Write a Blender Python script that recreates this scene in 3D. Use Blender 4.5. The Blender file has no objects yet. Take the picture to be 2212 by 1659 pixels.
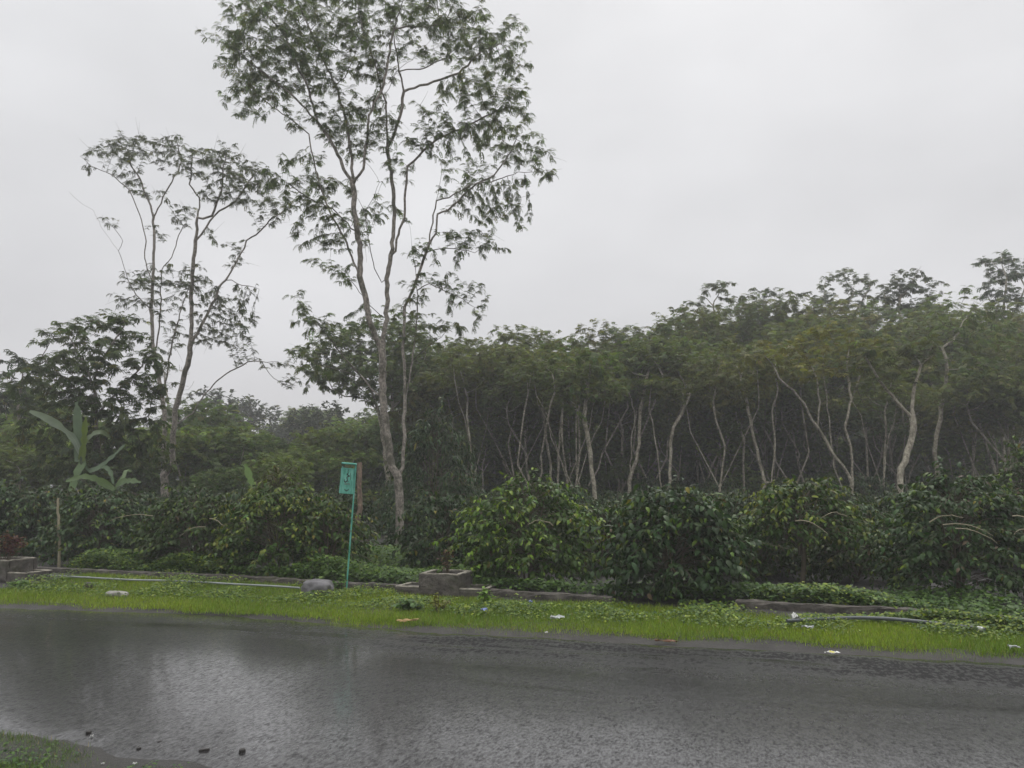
import bpy, math, random
import numpy as np
from math import radians

C = bpy.context.scene.collection
SC = bpy.context.scene

# ------------------------------------------------------------------ camera
PW, PH, FPX = 2212.0, 1659.0, 1703.0          # photograph measured at 2212 x 1659
HORIZON, CAM_H = 1050.0, 1.75
PITCH = math.atan((HORIZON - PH / 2) / FPX)
cd = bpy.data.cameras.new('camera')
cam = bpy.data.objects.new('camera', cd)
C.objects.link(cam)
cd.sensor_fit = 'HORIZONTAL'
cd.sensor_width = 36.0
cd.lens = 36.0 * FPX / PW
cd.clip_start = 0.05
cd.clip_end = 1500
cam.location = (0, 0, CAM_H)
cam.rotation_euler = (math.pi / 2 + PITCH, 0, 0)
SC.camera = cam

# ------------------------------------------------------------------ overcast sky
SUN_EL, SUN_AZ = radians(62), radians(25)
world = bpy.data.worlds.new('World')
SC.world = world
world.use_nodes = True
nt = world.node_tree
nt.nodes.clear()
N, L = nt.nodes.new, nt.links.new
out = N('ShaderNodeOutputWorld')
bg = N('ShaderNodeBackground')
bg.inputs['Strength'].default_value = 0.10
sky = N('ShaderNodeTexSky')
sky.sky_type = 'NISHITA'
sky.sun_disc = False
sky.sun_elevation = SUN_EL
sky.sun_rotation = SUN_AZ
sky.dust_density = 4.0
tc = N('ShaderNodeTexCoord')
sep = N('ShaderNodeSeparateXYZ')
L(tc.outputs['Generated'], sep.inputs[0])
grad = N('ShaderNodeValToRGB')                 # rain cloud: darker low down, lighter overhead
cr = grad.color_ramp
cr.elements[0].position = 0.0
cr.elements[0].color = (4.5, 4.46, 4.56, 1)
cr.elements[1].position = 1.0
cr.elements[1].color = (15.0, 15.0, 15.2, 1)
for p_, c_ in ((0.12, (4.55, 4.5, 4.6, 1)), (0.30, (5.1, 5.07, 5.12, 1)), (0.55, (5.75, 5.75, 5.8, 1)), (0.75, (11.0, 11.0, 11.1, 1))):
    e_ = cr.elements.new(p_)
    e_.color = c_
L(sep.outputs['Z'], grad.inputs[0])
mp = N('ShaderNodeMapping')
mp.inputs['Scale'].default_value = (1.6, 1.6, 3.2)
L(tc.outputs['Generated'], mp.inputs[0])
cl = N('ShaderNodeTexNoise')
cl.inputs['Scale'].default_value = 1.3
cl.inputs['Detail'].default_value = 4
cl.inputs['Roughness'].default_value = 0.45
L(mp.outputs[0], cl.inputs['Vector'])
clr = N('ShaderNodeMapRange')
clr.inputs['From Min'].default_value = 0.3
clr.inputs['From Max'].default_value = 0.7
clr.inputs['To Min'].default_value = 0.84
clr.inputs['To Max'].default_value = 1.12
L(cl.outputs['Fac'], clr.inputs['Value'])
mul = N('ShaderNodeVectorMath')
mul.operation = 'SCALE'
L(grad.outputs['Color'], mul.inputs[0])
L(clr.outputs[0], mul.inputs['Scale'])
mix = N('ShaderNodeMix')
mix.data_type = 'RGBA'
mix.inputs[0].default_value = 0.93
L(sky.outputs[0], mix.inputs[6])
L(mul.outputs[0], mix.inputs[7])
L(mix.outputs[2], bg.inputs['Color'])
L(bg.outputs[0], out.inputs['Surface'])

sl = bpy.data.lights.new('sun', 'SUN')
sl.energy = 0.5
sl.angle = radians(30)
sl.color = (1.0, 0.97, 0.93)
so = bpy.data.objects.new('sun', sl)
C.objects.link(so)
so.rotation_euler = (math.pi / 2 - SUN_EL, 0, math.pi - SUN_AZ)

SC.view_settings.view_transform = 'Standard'
SC.view_settings.look = 'None'
SC.view_settings.gamma = 1
SC.view_settings.exposure = 0.6
SC.render.engine = 'CYCLES'
SC.cycles.max_bounces = 6
SC.cycles.diffuse_bounces = 3
SC.cycles.glossy_bounces = 2
SC.cycles.transmission_bounces = 2
SC.cycles.volume_bounces = 1
SC.cycles.use_denoising = True
SC.cycles.denoising_input_passes = 'RGB_ALBEDO_NORMAL'
SC.cycles.denoising_prefilter = 'ACCURATE'

# ------------------------------------------------------------------ measuring helpers
def ray(px, py):
    x, u = (px - PW / 2) / FPX, (PH / 2 - py) / FPX
    c, s = math.cos(PITCH), math.sin(PITCH)
    return np.array([x, c - u * s, s + u * c])


def gp(px, py, z=0.0):
    d = ray(px, py)
    t = (z - CAM_H) / d[2]
    return np.array([0, 0, CAM_H]) + d * t


def at(px, py, Y):
    d = ray(px, py)
    return np.array([0, 0, CAM_H]) + d * (Y / d[1])


EDGE0, EDGE1 = gp(0, 1312), gp(2212, 1434)
UD = (EDGE1 - EDGE0)[:2]
UD /= np.linalg.norm(UD)
VD = np.array([-UD[1], UD[0]])


def uv(p):
    q = np.asarray(p)[..., :2] - EDGE0[:2]
    return q @ UD, q @ VD


def xy(u, v):
    return EDGE0[:2] + np.multiply.outer(u, UD) + np.multiply.outer(v, VD)


EDGE_PIX = ((0, 1312), (300, 1322), (540, 1333), (864, 1361), (1200, 1379), (1620, 1401), (2212, 1434))
ROAD_W = -uv(gp(400, 1640))[1]


def sstep(a, b, x):
    t = np.clip((x - a) / (b - a), 0, 1)
    return t * t * (3 - 2 * t)


def tz(x, y):
    """height of the ground"""
    x, y = np.asarray(x, float), np.asarray(y, float)
    v = (x - EDGE0[0]) * VD[0] + (y - EDGE0[1]) * VD[1]
    z = -0.02 + 0.055 * sstep(0.0, 0.35, v) + 0.05 * sstep(1.6, 3.0, v)
    z = z + 0.05 * sstep(-ROAD_W - 0.1, -ROAD_W - 0.6, v)
    z = z + 0.085 * np.clip(y - 24, 0, 60) * (0.25 + 0.75 * sstep(-12, 4, x - 0.1 * (y - 24)))
    z = z + 0.03 * np.sin(x * 0.9 + 1.3) * np.sin(y * 0.7) * sstep(2.5, 5, v)
    return z


# ------------------------------------------------------------------ mesh helpers
class Geo:
    def __init__(self):
        self.v, self.f, self.n, self.c, self.m, self.s = [], [], [], [], [], []
        self.nv = 0

    def add(self, verts, faces, col=None, mat=0, smooth=True):
        """verts (n,3); faces: int array (k,3|4) or list of lists"""
        verts = np.asarray(verts, float).reshape(-1, 3)
        if len(verts) == 0:
            return
        if isinstance(faces, np.ndarray):
            groups = [faces]
        else:
            d = {}
            for f in faces:
                d.setdefault(len(f), []).append(f)
            groups = [np.array(g) for g in d.values()]
        for g in groups:
            self.f.append((g + self.nv).ravel())
            self.n.append(np.full(len(g), g.shape[1]))
            self.m.append(np.full(len(g), mat))
            self.s.append(np.full(len(g), smooth))
        self.v.append(verts)
        if col is None:
            col = np.ones((len(verts), 3)) * 0.5
        col = np.asarray(col, float)
        if col.ndim == 1:
            col = np.tile(col, (len(verts), 1))
        self.c.append(col)
        self.nv += len(verts)

    def mesh(self, name, mats, origin=(0, 0, 0)):
        me = bpy.data.meshes.new(name)
        v = np.concatenate(self.v) - np.asarray(origin)
        f = np.concatenate(self.f)
        n = np.concatenate(self.n)
        me.vertices.add(len(v))
        me.vertices.foreach_set('co', v.ravel().astype(np.float32))
        me.loops.add(len(f))
        me.loops.foreach_set('vertex_index', f.astype(np.int32))
        me.polygons.add(len(n))
        st = np.zeros(len(n), np.int32)
        st[1:] = np.cumsum(n)[:-1]
        me.polygons.foreach_set('loop_start', st)
        me.polygons.foreach_set('loop_total', n.astype(np.int32))
        me.polygons.foreach_set('material_index', np.concatenate(self.m).astype(np.int32))
        me.polygons.foreach_set('use_smooth', np.concatenate(self.s))
        a = me.attributes.new('col', 'FLOAT_COLOR', 'POINT')
        c = np.concatenate(self.c)
        a.data.foreach_set('color', np.concatenate([c, np.ones((len(c), 1))], 1).ravel().astype(np.float32))
        for m_ in mats:
            me.materials.append(m_)
        me.update(calc_edges=True)
        me.validate()
        return me


def link(name, me, parent=None, loc=None):
    o = bpy.data.objects.new(name, me)
    C.objects.link(o)
    if parent is not None:
        o.parent = parent
    if loc is not None:
        o.location = loc
    return o


def tag(o, label=None, cat=None, group=None, kind=None):
    if label:
        o['label'] = label
    if cat:
        o['category'] = cat
    if group:
        o['group'] = group
    if kind:
        o['kind'] = kind
    return o


def thing(name, label, cat, loc, group=None):
    return tag(link(name, None, None, tuple(loc)), label, cat, group)


def dup(root, loc, rotz, scale, label=None, group=None):
    r = root.copy()
    C.objects.link(r)
    r.location = loc
    r.rotation_euler = (0, 0, rotz)
    r.scale = scale if hasattr(scale, '__len__') else (scale,) * 3
    if label:
        r['label'] = label
    if group:
        r['group'] = group
    for ch in root.children:
        c = ch.copy()
        C.objects.link(c)
        c.parent = r
    return r


def norm(a):
    a = np.asarray(a, float)
    return a / np.maximum(np.linalg.norm(a, axis=-1, keepdims=True), 1e-9)


def scatter(geo, tv, tf, pos, X, Z, scale, col, mat=0, ws=None):
    """copies of a small template (leaf, blade) into one mesh; X = its long axis, Z = its face normal"""
    n = len(pos)
    if n == 0:
        return
    X = norm(X)
    Y = norm(np.cross(Z, X))
    Zz = np.cross(X, Y)
    s = np.asarray(scale).reshape(-1, 1) * np.ones((n, 1))
    w = s if ws is None else s * np.asarray(ws).reshape(-1, 1)
    k = len(tv)
    V = (pos[:, None, :] + tv[None, :, 0:1] * (X * s)[:, None, :]
         + tv[None, :, 1:2] * (Y * w)[:, None, :] + tv[None, :, 2:3] * (Zz * s)[:, None, :])
    off = (np.arange(n) * k)[:, None, None]
    cols = np.repeat(col, k, axis=0)
    first = True
    d = {}
    for f in tf:
        d.setdefault(len(f), []).append(f)
    base = geo.nv
    geo.v.append(V.reshape(-1, 3))
    geo.c.append(cols)
    geo.nv += n * k
    for g in d.values():
        g = np.array(g)
        F = (g[None] + off).reshape(-1, g.shape[1])
        geo.f.append((F + base).ravel())
        geo.n.append(np.full(len(F), g.shape[1]))
        geo.m.append(np.full(len(F), mat))
        geo.s.append(np.full(len(F), True))


def tube(geo, P, R, k, col=None, mat=0, cap=False, rough=0.0, rng=None):
    P = np.asarray(P, float)
    n = len(P)
    R = np.ones(n) * R
    T = np.empty_like(P)
    T[1:-1] = P[2:] - P[:-2]
    T[0] = P[1] - P[0]
    T[-1] = P[-1] - P[-2]
    T = norm(T)
    ref = np.array([0.31, 0.95, 0.05]) if abs(T[:, 1]).max() < 0.9 else np.array([0.95, 0.1, 0.31])
    A = norm(np.cross(T, ref))
    B = np.cross(T, A)
    a = np.arange(k) * (2 * math.pi / k)
    rr = R[:, None] * np.ones((1, k))
    if rough and rng is not None:
        rr = rr * (1 + rough * rng.uniform(-1, 1, (n, k)))
    V = P[:, None] + rr[..., None] * (np.cos(a)[None, :, None] * A[:, None] + np.sin(a)[None, :, None] * B[:, None])
    i = np.arange(n - 1)[:, None] * k
    j = np.arange(k)[None]
    j2 = (j + 1) % k
    F = np.stack([i + j, i + j2, i + k + j2, i + k + j], -1).reshape(-1, 4)
    geo.add(V.reshape(-1, 3), F, col, mat)
    if cap:
        for e, s in ((0, -1), (n - 1, 1)):
            idx = list(range(k))
            geo.add(V[e], [idx if s > 0 else idx[::-1]], col, mat, False)


def box(geo, c, half, ax=None, col=None, mat=0, bev=0.0):
    """box with chamfered vertical look: half sizes along axes ax (3 unit vectors)"""
    ax = np.eye(3) if ax is None else np.asarray(ax)
    hx, hy, hz = half
    b = min(bev, hx * 0.4, hy * 0.4, hz * 0.4)
    if b <= 0:
        s = np.array([[x, y, z] for z in (-1, 1) for y in (-1, 1) for x in (-1, 1)], float) * np.array(half)
        F = [[0, 2, 3, 1], [4, 5, 7, 6], [0, 1, 5, 4], [2, 6, 7, 3], [0, 4, 6, 2], [1, 3, 7, 5]]
        geo.add(np.asarray(c) + s @ ax, np.array(F), col, mat, False)
        return
    def ring(z, i):
        return [(-hx + i, -hy + i - 0, z), (hx - i, -hy + i, z), (hx - i, hy - i, z), (-hx + i, hy - i, z)]
    pts = np.array(ring(-hz, b) + ring(-hz + b, 0) + ring(hz - b, 0) + ring(hz, b), float)
    F = []
    for r in range(3):
        for q in range(4):
            F.append([r * 4 + q, r * 4 + (q + 1) % 4, r * 4 + 4 + (q + 1) % 4, r * 4 + 4 + q])
    F += [[3, 2, 1, 0], [12, 13, 14, 15]]
    geo.add(np.asarray(c) + pts @ ax, np.array(F), col, mat, False)


# ------------------------------------------------------------------ materials
def mat(name):
    m = bpy.data.materials.new(name)
    m.use_nodes = True
    t = m.node_tree
    t.nodes.clear()
    o = t.nodes.new('ShaderNodeOutputMaterial')
    b = t.nodes.new('ShaderNodeBsdfPrincipled')
    t.links.new(b.outputs[0], o.inputs['Surface'])
    return m, t, b, o


def nz(t, vec, scale, detail=3, rough=0.5, dist=0.0):
    n = t.nodes.new('ShaderNodeTexNoise')
    n.inputs['Scale'].default_value = scale
    n.inputs['Detail'].default_value = detail
    n.inputs['Roughness'].default_value = rough
    n.inputs['Distortion'].default_value = dist
    if vec is not None:
        t.links.new(vec, n.inputs['Vector'])
    return n.outputs['Fac']


def ramp(t, fac, stops):
    r = t.nodes.new('ShaderNodeValToRGB')
    e = r.color_ramp.elements
    while len(e) > 1:
        e.remove(e[-1])
    e[0].position, e[0].color = stops[0][0], (*stops[0][1], 1) if hasattr(stops[0][1], '__len__') else (stops[0][1],) * 3 + (1,)
    for p, c in stops[1:]:
        q = e.new(p)
        q.color = (*c, 1) if hasattr(c, '__len__') else (c, c, c, 1)
    t.links.new(fac, r.inputs[0])
    return r.outputs['Color']


def mixc(t, fac, a, b, mode='MIX'):
    m = t.nodes.new('ShaderNodeMix')
    m.data_type = 'RGBA'
    m.blend_type = mode
    for sock, val in ((m.inputs[0], fac), (m.inputs[6], a), (m.inputs[7], b)):
        if hasattr(val, 'is_linked') or hasattr(val, 'links'):
            t.links.new(val, sock)
        elif hasattr(val, '__len__'):
            sock.default_value = (*val, 1)
        else:
            sock.default_value = val
    return m.outputs[2]


def math_(t, op, a, b=0.5, clamp=False):
    m = t.nodes.new('ShaderNodeMath')
    m.operation = op
    m.use_clamp = clamp
    for s, v in ((m.inputs[0], a), (m.inputs[1], b)):
        if hasattr(v, 'links'):
            t.links.new(v, s)
        else:
            s.default_value = v
    return m.outputs[0]


def bump(t, b, h, strength, dist):
    n = t.nodes.new('ShaderNodeBump')
    n.inputs['Strength'].default_value = strength
    n.inputs['Distance'].default_value = dist
    t.links.new(h, n.inputs['Height'])
    t.links.new(n.outputs[0], b.inputs['Normal'])
    return n


def coord(t, which='Object', scale=None):
    c = t.nodes.new('ShaderNodeTexCoord').outputs[which]
    if scale is None:
        return c
    m = t.nodes.new('ShaderNodeMapping')
    m.inputs['Scale'].default_value = scale
    t.links.new(c, m.inputs[0])
    return m.outputs[0]


def leaf_mat(name, rough=0.42, trans=0.3, vary=0.25, spec=0.4):
    m, t, b, o = mat(name)
    a = t.nodes.new('ShaderNodeAttribute')
    a.attribute_name = 'col'
    oi = t.nodes.new('ShaderNodeObjectInfo')
    hs = t.nodes.new('ShaderNodeHueSaturation')
    mr = t.nodes.new('ShaderNodeMapRange')
    mr.inputs['To Min'].default_value = 1 - vary
    mr.inputs['To Max'].default_value = 1 + vary
    t.links.new(oi.outputs['Random'], mr.inputs['Value'])
    t.links.new(mr.outputs[0], hs.inputs['Value'])
    hr = t.nodes.new('ShaderNodeMapRange')
    hr.inputs['To Min'].default_value = 0.5 - vary * 0.05
    hr.inputs['To Max'].default_value = 0.5 + vary * 0.05
    t.links.new(math_(t, 'FRACT', math_(t, 'MULTIPLY', oi.outputs['Random'], 7.31)), hr.inputs['Value'])
    t.links.new(hr.outputs[0], hs.inputs['Hue'])
    t.links.new(a.outputs['Color'], hs.inputs['Color'])
    t.links.new(hs.outputs[0], b.inputs['Base Color'])
    b.inputs['Roughness'].default_value = rough
    b.inputs['Specular IOR Level'].default_value = spec
    tr = t.nodes.new('ShaderNodeBsdfTranslucent')
    t.links.new(mixc(t, 1.0, hs.outputs[0], (1.25, 1.3, 0.6), 'MULTIPLY'), tr.inputs['Color'])
    ms = t.nodes.new('ShaderNodeMixShader')
    ms.inputs[0].default_value = trans
    t.links.new(b.outputs[0], ms.inputs[1])
    t.links.new(tr.outputs[0], ms.inputs[2])
    t.links.new(ms.outputs[0], o.inputs['Surface'])
    return m


M_FEATHER = leaf_mat('feathery_leaf', 0.55, 0.45, 0.18, 0.22)
M_COFFEE = leaf_mat('glossy_leaf', 0.4, 0.2, 0.12, 0.24)
M_GRASS = leaf_mat('grass_blade', 0.5, 0.3, 0.0, 0.35)
M_BANANA = leaf_mat('banana_leaf', 0.42, 0.3, 0.0, 0.45)


def bark_mat(name, light, dark, moss=(0.035, 0.035, 0.015), lichen=0.55, scale=1.0):
    m, t, b, o = mat(name)
    c = coord(t)
    s = coord(t, 'Object', (6 * scale, 6 * scale, 2.2 * scale))
    n1 = nz(t, s, 1.6, 5, 0.62)
    base = ramp(t, n1, [(0.3, dark), (0.62, light)])
    pale = ramp(t, nz(t, coord(t, 'Object', (9 * scale, 9 * scale, 7 * scale)), 1.4, 4, 0.6), [(lichen - 0.04, 0.0), (lichen + 0.05, 1.0)])
    base = mixc(t, math_(t, 'MULTIPLY', pale, 0.7), base, tuple(min(0.6, x * 1.55) for x in light))
    mo = ramp(t, nz(t, c, 1.3 * scale, 4, 0.65), [(0.52, 0.0), (0.62, 1.0)])
    base = mixc(t, math_(t, 'MULTIPLY', mo, 0.75), base, moss)
    t.links.new(base, b.inputs['Base Color'])
    b.inputs['Roughness'].default_value = 0.62
    bump(t, b, nz(t, s, 5, 4, 0.7), 0.6, 0.02)
    return m


M_BARK = bark_mat('pale_bark', (0.235, 0.21, 0.175), (0.075, 0.062, 0.05), (0.04, 0.04, 0.018), 0.52, 1.6)
M_BARK_FOREST = bark_mat('forest_bark', (0.34, 0.31, 0.235), (0.13, 0.11, 0.08), (0.06, 0.055, 0.028), 0.54, 1.3)
M_DEADWOOD = bark_mat('dead_wood', (0.22, 0.16, 0.11), (0.09, 0.06, 0.04), (0.05, 0.04, 0.03), 0.6, 1.5)


def plain(name, col, rough=0.6, var=0.25, scale=20, bmp=0.0, bscale=60, spec=0.5):
    m, t, b, o = mat(name)
    c = coord(t)
    f = nz(t, c, scale, 4, 0.6)
    t.links.new(ramp(t, f, [(0.3, tuple(x * (1 - var) for x in col)), (0.7, tuple(min(1, x * (1 + var)) for x in col))]), b.inputs['Base Color'])
    b.inputs['Roughness'].default_value = rough
    b.inputs['Specular IOR Level'].default_value = spec
    if bmp:
        bump(t, b, nz(t, c, bscale, 4, 0.6), bmp, 0.01)
    return m


M_TWIG = plain('twig', (0.075, 0.06, 0.045), 0.7)
M_TWIG_PALE = plain('pale_twig', (0.26, 0.23, 0.15), 0.7)
M_STEM = plain('coffee_stem', (0.10, 0.08, 0.05), 0.7)

# asphalt
M_ROAD, t, b, o = mat('wet_asphalt')
c = coord(t)
along = t.nodes.new('ShaderNodeMapping')
along.vector_type = 'POINT'
along.inputs['Rotation'].default_value = (0, 0, -math.atan2(UD[1], UD[0]))
t.links.new(c, along.inputs[0])
al = along.outputs[0]
st = t.nodes.new('ShaderNodeMapping')
st.inputs['Scale'].default_value = (0.22, 1.0, 1)
t.links.new(al, st.inputs[0])
patch = nz(t, st.outputs[0], 1.7, 4, 0.55, 0.3)
edge_at = t.nodes.new('ShaderNodeAttribute')
edge_at.attribute_name = 'col'
sepc = t.nodes.new('ShaderNodeSeparateColor')
t.links.new(edge_at.outputs['Color'], sepc.inputs[0])
fl = t.nodes.new('ShaderNodeMapping')
fl.inputs['Scale'].default_value = (1.0, 0.45, 1)
t.links.new(al, fl.inputs[0])
fleck = ramp(t, nz(t, fl.outputs[0], 24, 4, 0.7), [(0.42, 0.0), (0.58, 1.0)])
fleck2 = ramp(t, nz(t, fl.outputs[0], 50, 2, 0.6), [(0.42, 0.0), (0.58, 1.0)])
coarse = math_(t, 'MULTIPLY', ramp(t, patch, [(0.33, 0.0), (0.5, 1.0)]), sepc.outputs[0], True)
coarse = math_(t, 'MULTIPLY', coarse, math_(t, 'ADD', math_(t, 'MULTIPLY', fleck, 0.55), 0.72), True)
vor = t.nodes.new('ShaderNodeTexVoronoi')
vor.inputs['Scale'].default_value = 85
t.links.new(c, vor.inputs['Vector'])
grain = nz(t, c, 140, 3, 0.7)
speck = ramp(t, vor.outputs['Color'], [(0.0, 0.55), (1.0, 1.45)])
basec = ramp(t, nz(t, c, 22, 6, 0.8), [(0.34, (0.011, 0.0108, 0.011)), (0.66, (0.06, 0.058, 0.058))])
basec = mixc(t, 1.0, basec, speck, 'MULTIPLY')
white = ramp(t, nz(t, c, 38, 2, 0.5), [(0.69, 0.0), (0.73, 1.0)])
basec = mixc(t, math_(t, 'MULTIPLY', white, 0.5), basec, (0.22, 0.21, 0.20))
basec = mixc(t, math_(t, 'MULTIPLY', coarse, 0.6), basec, (0.018, 0.018, 0.018))
t.links.new(basec, b.inputs['Base Color'])
wet = nz(t, st.outputs[0], 0.8, 3, 0.5)
rgh = ramp(t, wet, [(0.3, 0.07), (0.7, 0.15)])
rgh = mixc(t, coarse, rgh, (0.5, 0.5, 0.5))
t.links.new(rgh, b.inputs['Roughness'])
hgt = math_(t, 'ADD', math_(t, 'MULTIPLY', vor.outputs['Distance'], 0.6), math_(t, 'MULTIPLY', nz(t, c, 17, 6, 0.75), 2.4))
hgt = math_(t, 'MULTIPLY', hgt, math_(t, 'ADD', math_(t, 'MULTIPLY', coarse, 1.6), 0.55))
bump(t, b, hgt, 0.16, 0.008)
sp = t.nodes.new('ShaderNodeMapRange')
sp.inputs['To Min'].default_value = 1.0
sp.clamp = True
sp.inputs['To Max'].default_value = 0.02
grit = math_(t, 'ADD', math_(t, 'MULTIPLY', fleck, 0.4), math_(t, 'MULTIPLY', fleck2, 0.55))
t.links.new(math_(t, 'MAXIMUM', coarse, grit), sp.inputs['Value'])
t.links.new(sp.outputs[0], b.inputs['Specular IOR Level'])
t.links.new(math_(t, 'MULTIPLY', sp.outputs[0], 0.75), b.inputs['Coat Weight'])
b.inputs['Coat IOR'].default_value = 1.33
b.inputs['Coat Roughness'].default_value = 0.10

# soil
M_SOIL, t, b, o = mat('wet_soil')
c = coord(t)
f1 = nz(t, c, 3.0, 6, 0.65)
t.links.new(ramp(t, f1, [(0.3, (0.024, 0.022, 0.02)), (0.7, (0.065, 0.06, 0.055))]), b.inputs['Base Color'])
wa = t.nodes.new('ShaderNodeAttribute')
wa.attribute_name = 'col'
t.links.new(mixc(t, wa.outputs['Fac'], ramp(t, nz(t, c, 1.2, 3), [(0.35, 0.55), (0.65, 0.85)]), (0.2, 0.2, 0.2)), b.inputs['Roughness'])
b.inputs['Specular IOR Level'].default_value = 0.4
t.links.new(mixc(t, math_(t, 'MULTIPLY', wa.outputs['Fac'], 0.6), ramp(t, f1, [(0.3, (0.024, 0.022, 0.02)), (0.7, (0.065, 0.06, 0.055))]), (0.11, 0.105, 0.1)), b.inputs['Base Color'])
bump(t, b, nz(t, c, 26, 6, 0.75), 1.0, 0.04)

# concrete
M_CONC, t, b, o = mat('weathered_concrete')
c = coord(t)
cc = ramp(t, nz(t, c, 5, 6, 0.7), [(0.33, (0.03, 0.026, 0.022)), (0.52, (0.085, 0.074, 0.062)), (0.7, (0.17, 0.155, 0.13))])
mo = ramp(t, nz(t, c, 3.1, 5, 0.6), [(0.55, 0.0), (0.66, 1.0)])
cc = mixc(t, math_(t, 'MULTIPLY', mo, 0.6), cc, (0.045, 0.05, 0.02))
geo_n = t.nodes.new('ShaderNodeNewGeometry')
t.links.new(cc, b.inputs['Base Color'])
b.inputs['Roughness'].default_value = 0.75
bump(t, b, nz(t, c, 22, 6, 0.75), 0.8, 0.03)
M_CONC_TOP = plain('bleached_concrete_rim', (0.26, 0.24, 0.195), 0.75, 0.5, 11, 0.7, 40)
M_STONE = plain('grey_stone', (0.13, 0.125, 0.13), 0.5, 0.4, 7, 0.8, 25)
M_GREEN = None

# ------------------------------------------------------------------ ground and road
rng = np.random.default_rng(7)
near_u = np.arange(-12, 26, 0.12)
us = np.concatenate([np.linspace(-120, -12.5, 60), near_u, np.linspace(26.5, 130, 60)])
vs = np.unique(np.round(np.concatenate([np.linspace(-22, -8.2, 12), np.arange(-8, 7, 0.16), np.arange(-ROAD_W - 1.2, -ROAD_W + 0.7, 0.045), np.arange(-0.3, 0.6, 0.045), np.linspace(7.3, 60, 90), np.linspace(63, 185, 40)]), 3))
UU, VV = np.meshgrid(us, vs, indexing='ij')
XY = EDGE0[:2] + UU[..., None] * UD + VV[..., None] * VD
ZZ = tz(XY[..., 0], XY[..., 1])
def rough_noise(x, y):
    o_ = np.zeros_like(x)
    r_ = np.random.default_rng(3)
    for f_, a_ in ((1.1, 1.0), (2.7, 0.8), (5.5, 0.55), (11, 0.4), (21, 0.3)):
        for _k in range(3):
            th, ph = r_.uniform(0, 6.28, 2)
            o_ += a_ * np.sin((x * math.cos(th) + y * math.sin(th)) * f_ + ph) / 2
    return o_
RN = rough_noise(XY[..., 0], XY[..., 1])
ZZ += rng.normal(0, 0.004, ZZ.shape) + 0.007 * RN
FE = np.interp(UU, [uv(gp(*p_))[0] for p_ in EDGE_PIX], [uv(gp(*p_))[1] for p_ in EDGE_PIX])
NE_V = VV + 0.10 * sstep(uv(gp(60, 1620))[0], uv(gp(760, 1659))[0], UU)
near_s = 0.03 * sstep(-ROAD_W + 0.2, -ROAD_W - 0.3, NE_V) + 0.008 * RN * sstep(-ROAD_W + 0.5, -ROAD_W + 0.2, VV) - 0.010
ZZ = np.where(VV < -ROAD_W + 0.5, np.where(NE_V < -ROAD_W - 0.3, np.maximum(near_s, ZZ), near_s), ZZ)
far_s = 0.03 * sstep(-0.22, 0.25, VV - FE) + 0.005 * RN - 0.010
ZZ = np.where((VV > -0.35) & (VV - FE < 0.25), far_s, ZZ)
inside = (VV < -0.25) & (VV > -ROAD_W + 0.45)
ZZ = np.where(inside, -0.03, ZZ)
g = Geo()
nu, nv = len(us), len(vs)
i, j = np.meshgrid(np.arange(nu - 1), np.arange(nv - 1), indexing='ij')
F = np.stack([i * nv + j, (i + 1) * nv + j, (i + 1) * nv + j + 1, i * nv + j + 1], -1).reshape(-1, 4)
wetm = sstep(-ROAD_W + 0.6, -ROAD_W + 0.1, VV) * 1.0 + 0.12 * sstep(0.5, 0.1, VV) * sstep(-0.3, -0.1, VV)
g.add(np.concatenate([XY, ZZ[..., None]], -1).reshape(-1, 3), F, np.repeat(wetm.reshape(-1, 1), 3, 1))
tag(link('ground', g.mesh('ground', [M_SOIL])), kind='structure')

FAR_PTS = [gp(*p) for p in ((0, 1312), (300, 1322), (540, 1333), (864, 1361), (1200, 1379), (1620, 1401), (2212, 1434))]
fu, fv = np.array([uv(p)[0] for p in FAR_PTS]), np.array([uv(p)[1] for p in FAR_PTS])
def far_edge(u):
    return np.interp(u, fu, fv)
us = np.concatenate([np.linspace(-100, -8.2, 60), np.arange(-8, 20, 0.06), np.linspace(20.2, 110, 60)])
rows = np.concatenate([[0, 0.04], np.linspace(0.08, 1.0, 12), np.linspace(1.3, ROAD_W - 1, 6), np.linspace(ROAD_W - 0.8, ROAD_W, 8)])
def rag(u, s):
    return 0.035 * np.sin(u * 7.1 + s) + 0.03 * np.sin(u * 17.7 + 2 * s) + 0.05 * np.sin(u * 2.3 + 3 * s) + rng.normal(0, 0.012, len(u))
fe, ne = far_edge(us) + rag(us, 0.4), -ROAD_W - 0.2 + rag(us, 2.2)
tt = rows / ROAD_W
VVr = fe[:, None] * (1 - tt) + ne[:, None] * tt
XYr = EDGE0[:2] + us[:, None, None] * UD + VVr[..., None] * VD
g = Geo()
nu, nv = len(us), len(rows)
i, j = np.meshgrid(np.arange(nu - 1), np.arange(nv - 1), indexing='ij')
F = np.stack([i * nv + j, i * nv + j + 1, (i + 1) * nv + j + 1, (i + 1) * nv + j], -1).reshape(-1, 4)
dz = 0.03 * np.sin(np.pi * tt) - 0.012 * sstep(ROAD_W - 0.5, ROAD_W, rows)
band = sstep(0.05, 0.25, rows) * (1 - sstep(0.8, 1.7, rows))
bu = 0.35 + 0.65 * sstep(5.0, 7.5, us)
colr = (band[None] * bu[:, None])
colr = np.maximum(colr, 0.38 * sstep(5, 9, us)[:, None] * (sstep(1.5, 2.0, rows) * (1 - sstep(2.6, 3.4, rows)))[None])
g.add(np.concatenate([XYr, np.tile(dz, (nu, 1))[..., None]], -1).reshape(-1, 3), F,
      np.repeat(colr.reshape(-1, 1), 3, 1))
tag(link('road', g.mesh('road', [M_ROAD])), kind='structure')

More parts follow.
